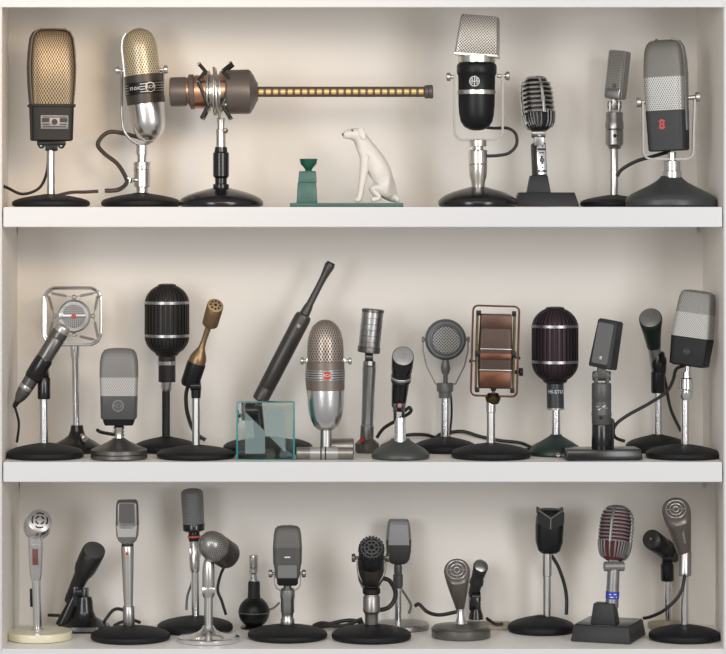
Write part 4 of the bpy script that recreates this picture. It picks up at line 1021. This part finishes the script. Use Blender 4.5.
# 31
t = T('ribbon_microphone', 'small grey microphone with rounded top and white label, right of the black ball', 'microphone', 287.5, .128, 3)
t.base(40, h=14, col=7)
t.b().rev((287.5,627),(287.5,588),[(0,6),(.06,7),(.2,7),(.24,6),(.34,6),(.38,6.8),(.72,6.8),(.76,7.4),(.95,7.4),(1,6)]).out('barrel', steel)
t.b().cyl((287.5,589),(287.5,583),4).out('stem', gun)
A, Bp = (287.5,585), (287.5,525.5); z = lambda py: (585-py)/59.5
t.b().sw(A, Bp, [(0,9,6,5),(.03,10.5,7,6),(z(577),10.8,7.4,6)]).out('under_cap', blacks)
t.b().sw(A, Bp, [(z(577.5),12,8.2,6),(z(570),12.8,9,6),(z(563),14,10,6),(z(562.6),14,10,6)]).out('waist', mgrey)
t.b().sw(A, Bp, [(z(563),14.3,10.3,5),(z(548),14.6,10.6,5),(z(546.5),14.6,10.6,5)]).out('lower_head', mgrey)
t.b().sw(A, Bp, [(z(546.5),14.6,10.6,5),(z(535),13.8,10,4.5),(z(529),12.6,9,4),(z(526.5),10.4,7,3.5),(1,6,4,3)]).out('grille', pmat('taupe_grille', (.17,.165,.155), (.10,.098,.09), 1.7, 'grid', metal=.3, rough=.5))
f_ = t.fr(A, Bp); t.b().box(f_, (0,-10.4,29), (2.8,.3,.7), .2).out('label', white)
t.b().prism(f_, rrect(-9.5,9.5,8.5,21,1.5), -9.9, -7).out('silver_plate', lgrey)
t.b().hoop(t.fr((287.5,590)), [(-13.5,18),(-13,6),(-11,2),(-8,0),(8,0),(11,2),(13,6),(13.5,18)], -2.6, 2.6, 1.2).out('yoke', steel)
knob(t, (276,573.5),(270.5,573.5),4,steel); knob(t, (299,573.5),(304,573.5),4,steel)

# 32
t = T('dynamic_microphone', 'stout dark microphone with toothed round grille facing forward, centre of bottom shelf', 'microphone', 371.5, .116, 3)
t.base(40, h=15, col=8)
t.b().rev((371.5,624),(371.5,592),[(0,6.4),(.3,6.8),(.36,7.6),(.4,8.6),(.85,8.6),(.9,7.6),(1,7)]).out('barrel', gunl)
t.b().cyl((371.5,594),(371.5,588),9,bev=1).out('swivel_plate', blacks)
A, Bp = (370.5,587,10), (371.3,553,-6)
bd = t.rev('body', mat('brown_black_metal', (.045,.04,.036), .6, .38), A, Bp, [(0,7),(.04,9.5),(.2,12.5),(.45,13.4),(.7,13),(.72,12)], seg=36)
t.b().rev(A, Bp, [(0,8),(.01,9.8),(.14,11.5),(.15,11)]).out('silver_tail', steel, bd)
nn = Vector((.02,-.87,.5)).normalized(); C_ = (371.3,545.5,-18)
t.b().bent((371.2,562,-3), C_, nn, [(0,12.6,0),(.3,12.6,.3),(.6,12.2,.7),(.7,11.4,.9),(1.0,11.2,1)]).out('grille_core', blacks, bd)
Fz = Fr(t.P(*C_), nn, 0, t.U); b = t.b()
for k in range(22):
    a = 2*PI*k/22; c_, s_ = math.cos(a), math.sin(a)
    b.tube([Fz.pt(12*c_, 12*s_, -10), Fz.pt(12*c_, 12*s_, -3), Fz.pt(11.7*c_, 11.7*s_, .2), Fz.pt(10.2*c_, 10.2*s_, 1)], 1.25, raw=True, n=2, seg=6)
gr = b.out('grille_teeth', dgrey, bd)
b = t.b()
for rr in (3.2, 7.2, 10.6): b.tube([Fz.pt(rr*math.cos(a), rr*math.sin(a), 1.2-rr*.03) for a in [2*PI*k/24 for k in range(24)]], .85, closed=True, raw=True, n=1, seg=6)
for k in range(8):
    a = k*PI/4; b.tube([Fz.pt(3.2*math.cos(a),3.2*math.sin(a),1.2), Fz.pt(10.6*math.cos(a),10.6*math.sin(a),.9)], .75, raw=True, n=2, seg=6)
b.out('face_grille', mgrey, gr)
t.b().tube([(357.5,558,-4),(357.8,570,-4),(361,579,-3),(367,586,0),(375,586,0),(381,579,-3),(385,570,-4),(385.5,558,-4)], 1.1).out('yoke', steel)
knob(t, (360,557.5,-3),(353.5,557.5,-3),4.2,gun); knob(t, (383,557.5,-3),(387.5,557.5,-3),4.2,gun)
t.tube('cable', rubber, [(378,579,10),(390,583,16),(396,597,18),(390,609,16),(378,612,10),(372,614,7)], 2.3)

# 33
t = T('ribbon_microphone', 'grey tapered microphone with silver face, behind the toothed round grille microphone', 'microphone', 402, .238, 3)
t.base(27, m=steel, h=8, prof=[(0,.98),(.1,1),(.6,1),(.75,.96),(.9,.5),(1,.2)])
t.cyl('pole', chrome, (398,625), (398,583), 3.6)
t.b().rev((398,588),(398,562),[(0,4.4),(.1,5),(.5,5),(.55,4),(.8,4.2),(1,3)]).out('neck', mgrey)
A, Bp = (398.5,564), (398.7,519.5)
t.b().sw(A, Bp, [(0,6,4.5,3),(.04,9,6.5,4),(.12,11,8,5),(.3,12.4,9,5),(.55,12.8,9.4,5),(.56,12.4,9,5)]).out('lower_housing', mat('dark_taupe', (.05,.047,.045), .2, .42))
t.b().sw(A, Bp, [(.55,12.6,9.2,5),(.8,11.8,8.6,5),(.95,10.6,7.6,6),(1,9.4,6.4,6)]).out('upper_shell', lgrey)
f_ = t.fr(A, Bp); t.b().prism(f_, [(-10.5,20),(10.5,20),(8.3,40.5),(-8.3,40.5)], -9.8, -6).out('silver_face', mat('polished_aluminium', (.36,.36,.37), .9, .36))
t.tube('cable', greyr, [(401,589,4),(407,598,5),(411,606,5),(409,614,3)], 1.3)

# 34
t = T('dynamic_microphone', 'brown cone microphone widening to round ringed face, on low gunmetal drum base', 'microphone', 461, .138, 3)
pf = t.pyf
t.base(29.5, m=gun, h=14, prof=[(0,.985),(.06,1),(.62,1),(.68,.97),(.8,.93),(.9,.6),(.98,.2),(1,.17)])
t.b().rev((461,pf-12),(460.5,609),[(0,7),(.3,5),(.6,3.2),(1,3)]).out('stem', nickel)
tp = mat('taupe_metal', (.16,.14,.125), .6, .38, mott=.1)
def conemic(t, A, C_, prof, rf, n, slots):
    bd = t.b().bent(A, C_, n, prof, 44).out('body', tp)
    F = Fr(t.P(*C_), n, 0, t.U)
    fc = t.b().face(C_, n, rf*.84, .7, 0).out('face', mat('face_brown', (.05,.043,.038), .3, .45), bd)
    b = t.b()
    for rr in slots: b.tube([F.pt(rr*rf*math.cos(a), rr*rf*math.sin(a), 1) for a in [2*PI*k/28 for k in range(28)]], .6, closed=True, raw=True, n=1, seg=6)
    for k in range(4):
        a = k*PI/2; b.tube([F.pt(.15*rf*math.cos(a), .15*rf*math.sin(a), 1), F.pt(.75*rf*math.cos(a), .75*rf*math.sin(a), 1)], .5, raw=True, n=2, seg=6)
    b.out('face_rings', silverp, fc)
    return bd, t.fr(A, C_)
conemic(t, (460.5,611,4), (456.3,568.6,-12), [(0,3.5,0),(.05,4.4,0),(.2,6,0),(.45,8.8,0),(.7,11.2,.15),(.88,12.6,.55),(.97,13,.95),(1.0,12.6,1),(1.02,11.6,1)], 12.8, (-.08,-.84,.54), (.22,.5,.78))
t.tube('cable', rubber, [(457,613,8),(440,617,14),(428,615,22),(420,608,26),(416,610,28)], 1.9)

# 35
t = T('dynamic_microphone', 'small dark microphone with silver tip, half hidden behind the brown cone microphone', 'microphone', 487, .25, 3)
f0 = Fr(Vector((0,0,0)), (0,0,1), -8, t.U)
t.b().box(f0, (0,0,2.6), (22,14,2.4), .6).out('base_plate', beige)
t.b().rev((476,pf-18),(476,598),[(0,7.5),(.2,7),(.5,5),(1,4.5)]).out('stand', blackg)
t.b().disc(t.P(476,597),(1,0,0),5,9).box(t.fr((474,603)), (0,0,0), (5,5,7), 1).out('swivel_joint', blackg)
A, Bp = (473.5,597,6), (480.5,563,-6)
bd = t.rev('body', dgrey, A, Bp, [(0,4.5),(.05,5.5),(.35,6),(.38,7),(.5,7),(.55,6.2),(.75,6.6)])
hd = t.b().bent((478.2,575,-2),(480.5,565,-7),(.2,-.8,.56),[(0,6.4,0),(.5,7,.3),(.9,7.6,.9),(1,7.2,1)]).out('head', dgrey)
t.b().face((480.5,565,-7),(.2,-.8,.56),6.6,.8,1.2).out('silver_tip', steel, hd)
t.tube('cable', rubber, [(486,616.5,-12),(494,621,-19),(502,621,-19)], 1.6)

# 36
t = T('dynamic_microphone', 'black angular microphone with ridged V top on silver pole, bottom shelf', 'microphone', 541.5, .206, 3)
t.base(33.5, h=16, col=6)
t.b().cyl((547,629),(547,570),3.9).cyl((547,576),(547,552),4.7).out('pole', nickel)
A, Bp = (549,553,2), (550,509,0)
bd = t.b().sw(A, Bp, [(0,8,7,3),(.06,11,10,3.2),(.25,13.5,12,3.2),(.6,14,12.5,3),(.82,13.4,12,3),(.94,11.5,10,3),(1,8.5,7.5,3)]).out('body', blacks)
f_ = t.fr(A, Bp)
b = t.b(); b.prism(f_, [(-13.4,42),(-12,45),(0,37),(11.5,45),(13.4,42),(13.3,31),(0,25),(-13.3,31)], -12.8, -6); g = b.out('grille_face', pmat('black_ribbed', (.05,.05,.052), (.01,.01,.01), 2, 'hlines', thr=0, metal=.3), bd)
b = t.b(); b.tube([f_.pt(-13,-12.8,45), f_.pt(0,-13.6,36.5), f_.pt(12,-12.8,45)], .9, raw=True, n=1, seg=6); b.tube([f_.pt(0,-13.6,36.5), f_.pt(0,-13.4,26)], .8, raw=True, n=2, seg=6); b.out('v_ridge', lgrey, bd)
b = t.b(); b.prism(f_, [(-13.5,40),(-13.5,46),(-7,43)], -10, 4).prism(f_, [(13,40),(12.5,46),(7,43)], -10, 4); b.out('corner_wings', blacks, bd)
t.tube('cable', rubber, [(552,556,6),(559,568,8),(565,585,10),(567.5,600,10),(567,616,8)], 1.8)

# 37
t = T('dynamic_microphone', 'silver cage microphone with dark red lining and blue tag on large wedge base', 'microphone', 609, .118, 3)
f0 = Fr(Vector((0,0,0)), (0,0,1), -20, t.U)
dsk = t.b().box(f0, (-1,2,8.5), (30.5,33,8), 1, (.92,.9)).out('desk_base', dgrey)
t.b().box(f0, (-1,2,16.8), (27,29,.4), .1).out('base_top', blackg, dsk)
t.b().box(f0, (-1,-12,27), (13,9,10.5), .8, (.78,.8)).out('plinth', dgrey)
t.b().rev((611,606,-8),(613,562,-8),[(0,6.6),(.5,6.3),(1,6)]).out('post', steel)
t.rev('blue_tag', blue, (611.4,597.5,-8),(611.8,590,-8),[(0,6.5),(.02,6.8),(.98,6.8),(1,6.5)])
b = t.b()
for x, zz, w in [(-3,1.5,1.5),(2,1.5,2),(-1.5,-1.2,2.6),(3.4,-1.4,.9)]:
    a = x/6.9; b.box(Fr(t.P(611.6,594,-8)+Vector((math.sin(a)*6.9,-math.cos(a)*6.9,0))*t.U, (0,0,1), math.degrees(a), t.U), (0,0,zz), (w*.7,.15,.45), 0)
b.out('tag_print', white)
b = t.b(); b.cyl((603,565,-11),(623,565,-9),4.9); b.box(t.fr((613,561,-6)), (0,0,0), (5,5,6), 1); b.out('swivel_hinge', lgrey)
cage(t, (612.5,560,-6), (619.5,507.5,8), 15.3, 15, -24, mat('satin_zinc', (.26,.255,.25), .7, .36), mat('red_cloth', (.10,.012,.016), 0, .8), rows=10, nv=26)
fb = t.fr((612.5,560,-6),(619.5,507.5,8),-24); t.b().disc(fb.pt(0,-16.4,33), -fb.Y, 2, 1).out('emblem', mat('slate_blue', (.06,.09,.14), 0, .4))

# 38
t = T('dynamic_microphone', 'small black stick microphone in black clip, behind the tall grey cone microphone', 'microphone', 668, .25, 3)
t.base(20, m=beige, h=7, prof=[(0,.98),(.1,1),(.7,1),(1,.3)])
t.b().cyl((668,624),(667.5,578),3.9).out('pole', chrome)
t.b().rev((667.5,581),(667,558),[(0,6),(.06,6.6),(.7,6.6),(.75,5.6),(1,5)]).disc(t.P(666,558,-2),(1,0,0),5.5,8).out('clutch_collar', blackg)
A, Bp = (678,558,6), (650,537.5,-14); nn = (-.45,-.8,.25)
bd = t.b().bent(A, Bp, nn, [(0,5.5,0),(.05,6.8,0),(.5,8,0),(.55,8.6,0),(.6,9.4,0),(.85,9.9,.4),(.97,10,.9),(1,9.6,1)]).out('body', mat('black_plastic', (.012,.012,.013), 0, .4))
em = t.b().face((650,537.5,-14), nn, 9, .8, 1.2).out('end_mesh', pmat('dark_mesh38', (.09,.09,.09), (.015,.015,.015), 2.2, 'dots', metal=.4), bd)
Fz = Fr(t.P(650,537.5,-14), nn, 0, t.U); t.b().disc(Fz.pt(0,0,2.2), Fz.Z, 1.3, .8, 12, .1).out('centre_dot', silverp, em)
t.rev('clip', blackg, (671,553,3),(662,546.5,-2), [(0,9),(.1,9.8),(.9,9.8),(1,9)])

# 39
t = T('dynamic_microphone', 'tall grey cone microphone with ringed round face, right corner of bottom shelf', 'microphone', 684.5, .113, 3)
t.base(36, h=15, col=5)
t.b().cyl((684.5,632),(684.5,572),3.9).out('pole', chrome)
t.b().rev((684.5,576),(685,551),[(0,5),(.04,6.6),(.2,6.8),(.24,6.4),(.95,6.4),(1,5.6)]).out('stand_collar', steel)
bd, fr = conemic(t, (686.5,562,4), (674.2,508,-14), [(0,3.5,0),(.06,5,0),(.25,7.6,0),(.5,10.2,0),(.75,12.6,.15),(.88,13.8,.55),(.97,14,.95),(1,13.6,1),(1.02,12.6,1)], 13.6, (-.14,-.82,.56), (.2,.45,.72))
b = t.b()
for k in range(7): b.box(fr, (2.2,-10.6-.12*k,26+k*2.1), (1.1,.3,.65), 0)
b.out('side_marking', silverp, bd)
t.tube('cable', rubber, [(685,561,2),(683,580,-8),(677,595,-10),(664,609,-6),(652,617,4),(645,620,12)], 1.7)

loose('bundle of black cables lying behind the toothed round grille microphone', 3, .24, [(322,2,0),(335,6,0),(350,9,-4),(362,7,-8),(356,3,-4),(340,2.5,2),(322,5,4),(314,2.2,0),(330,4,-8),(345,5,-12),(362,12,-14)], 2.0)
loose('black cable lying on bottom shelf just left of the silver stem microphone', 3, .25, [(114,2,0),(121,5,4),(131,7,6),(140,5,2)], 1.7)

# ------------------------------------------------------------- camera
cam = bpy.data.cameras.new('camera'); co = bpy.data.objects.new('camera', cam); COL.objects.link(co)
co.location = (X0W, -D, ZC); co.rotation_euler = (PI/2, 0, 0)
cam.sensor_fit = 'HORIZONTAL'; cam.sensor_width = 36
fpx = D/S; cam.lens = fpx*36/726
cam.shift_x = (363-CX)/726; cam.shift_y = -(327-CY)/726
cam.clip_end = 50
bpy.context.scene.camera = co

# ------------------------------------------------------------- light: soft daylight from the left front, with added fill lamps
def area(name, loc, tgt, sx, sy, e, col):
    l = bpy.data.lights.new(name, 'AREA'); l.shape = 'RECTANGLE'; l.size = sx; l.size_y = sy; l.energy = e; l.color = col
    o = bpy.data.objects.new(name, l); COL.objects.link(o); o.location = loc
    o.rotation_euler = (Vector(tgt)-Vector(loc)).to_track_quat('-Z', 'Y').to_euler(); return o
area('window_light', (-1.9, -3.6, 1.15), (0, .1, .55), 1.1, 1.9, 50, (.96,.98,1.0))
area('right_fill', (2.1, -3.8, 1.1), (-.1, .1, .55), 1.1, 1.9, 60, (.97,.98,1.0))  # added fill from the right, lightens the left wall and corner
area('overhead_fill', (0, -3.6, 1.9), (0, .1, .4), 1.8, 1.0, 26, (1,.90,.78))  # added fill from above, brightens the shelf floors
sl = bpy.data.lights.new('warm_spot_fill', 'SPOT'); sl.energy = 105; sl.color = (1, .72, .45); sl.shadow_soft_size = .35  # added warm spot, lightens and warms the left of the top bay
sl.spot_size = math.radians(32); sl.spot_blend = 1.0
so = bpy.data.objects.new('warm_spot_fill', sl); COL.objects.link(so); so.location = (.55, -2.3, 1.45)
so.rotation_euler = (Vector((-.62, .2, 1.12))-so.location).to_track_quat('-Z', 'Y').to_euler()
w = bpy.data.worlds.new('room'); bpy.context.scene.world = w; w.use_nodes = True
nt = w.node_tree; bg = nt.nodes['Background']
tc = nt.nodes.new('ShaderNodeTexCoord'); sp = nt.nodes.new('ShaderNodeSeparateXYZ'); nt.links.new(tc.outputs['Generated'], sp.inputs[0])
cr = nt.nodes.new('ShaderNodeValToRGB'); mr = nt.nodes.new('ShaderNodeMapRange'); mr.inputs['From Min'].default_value = -1
nt.links.new(sp.outputs[2], mr.inputs['Value']); nt.links.new(mr.outputs[0], cr.inputs[0])
cr.color_ramp.elements[0].color = (.30,.28,.27,1); cr.color_ramp.elements[1].color = (.62,.61,.60,1)
e = cr.color_ramp.elements.new(.45); e.color = (.40,.385,.37,1)
nt.links.new(cr.outputs[0], bg.inputs['Color']); bg.inputs['Strength'].default_value = 1.0

sc = bpy.context.scene
sc.view_settings.view_transform = 'Standard'; sc.view_settings.look = 'None'; sc.view_settings.gamma = 1
sc.view_settings.exposure = 0
sc.cycles.use_denoising = True
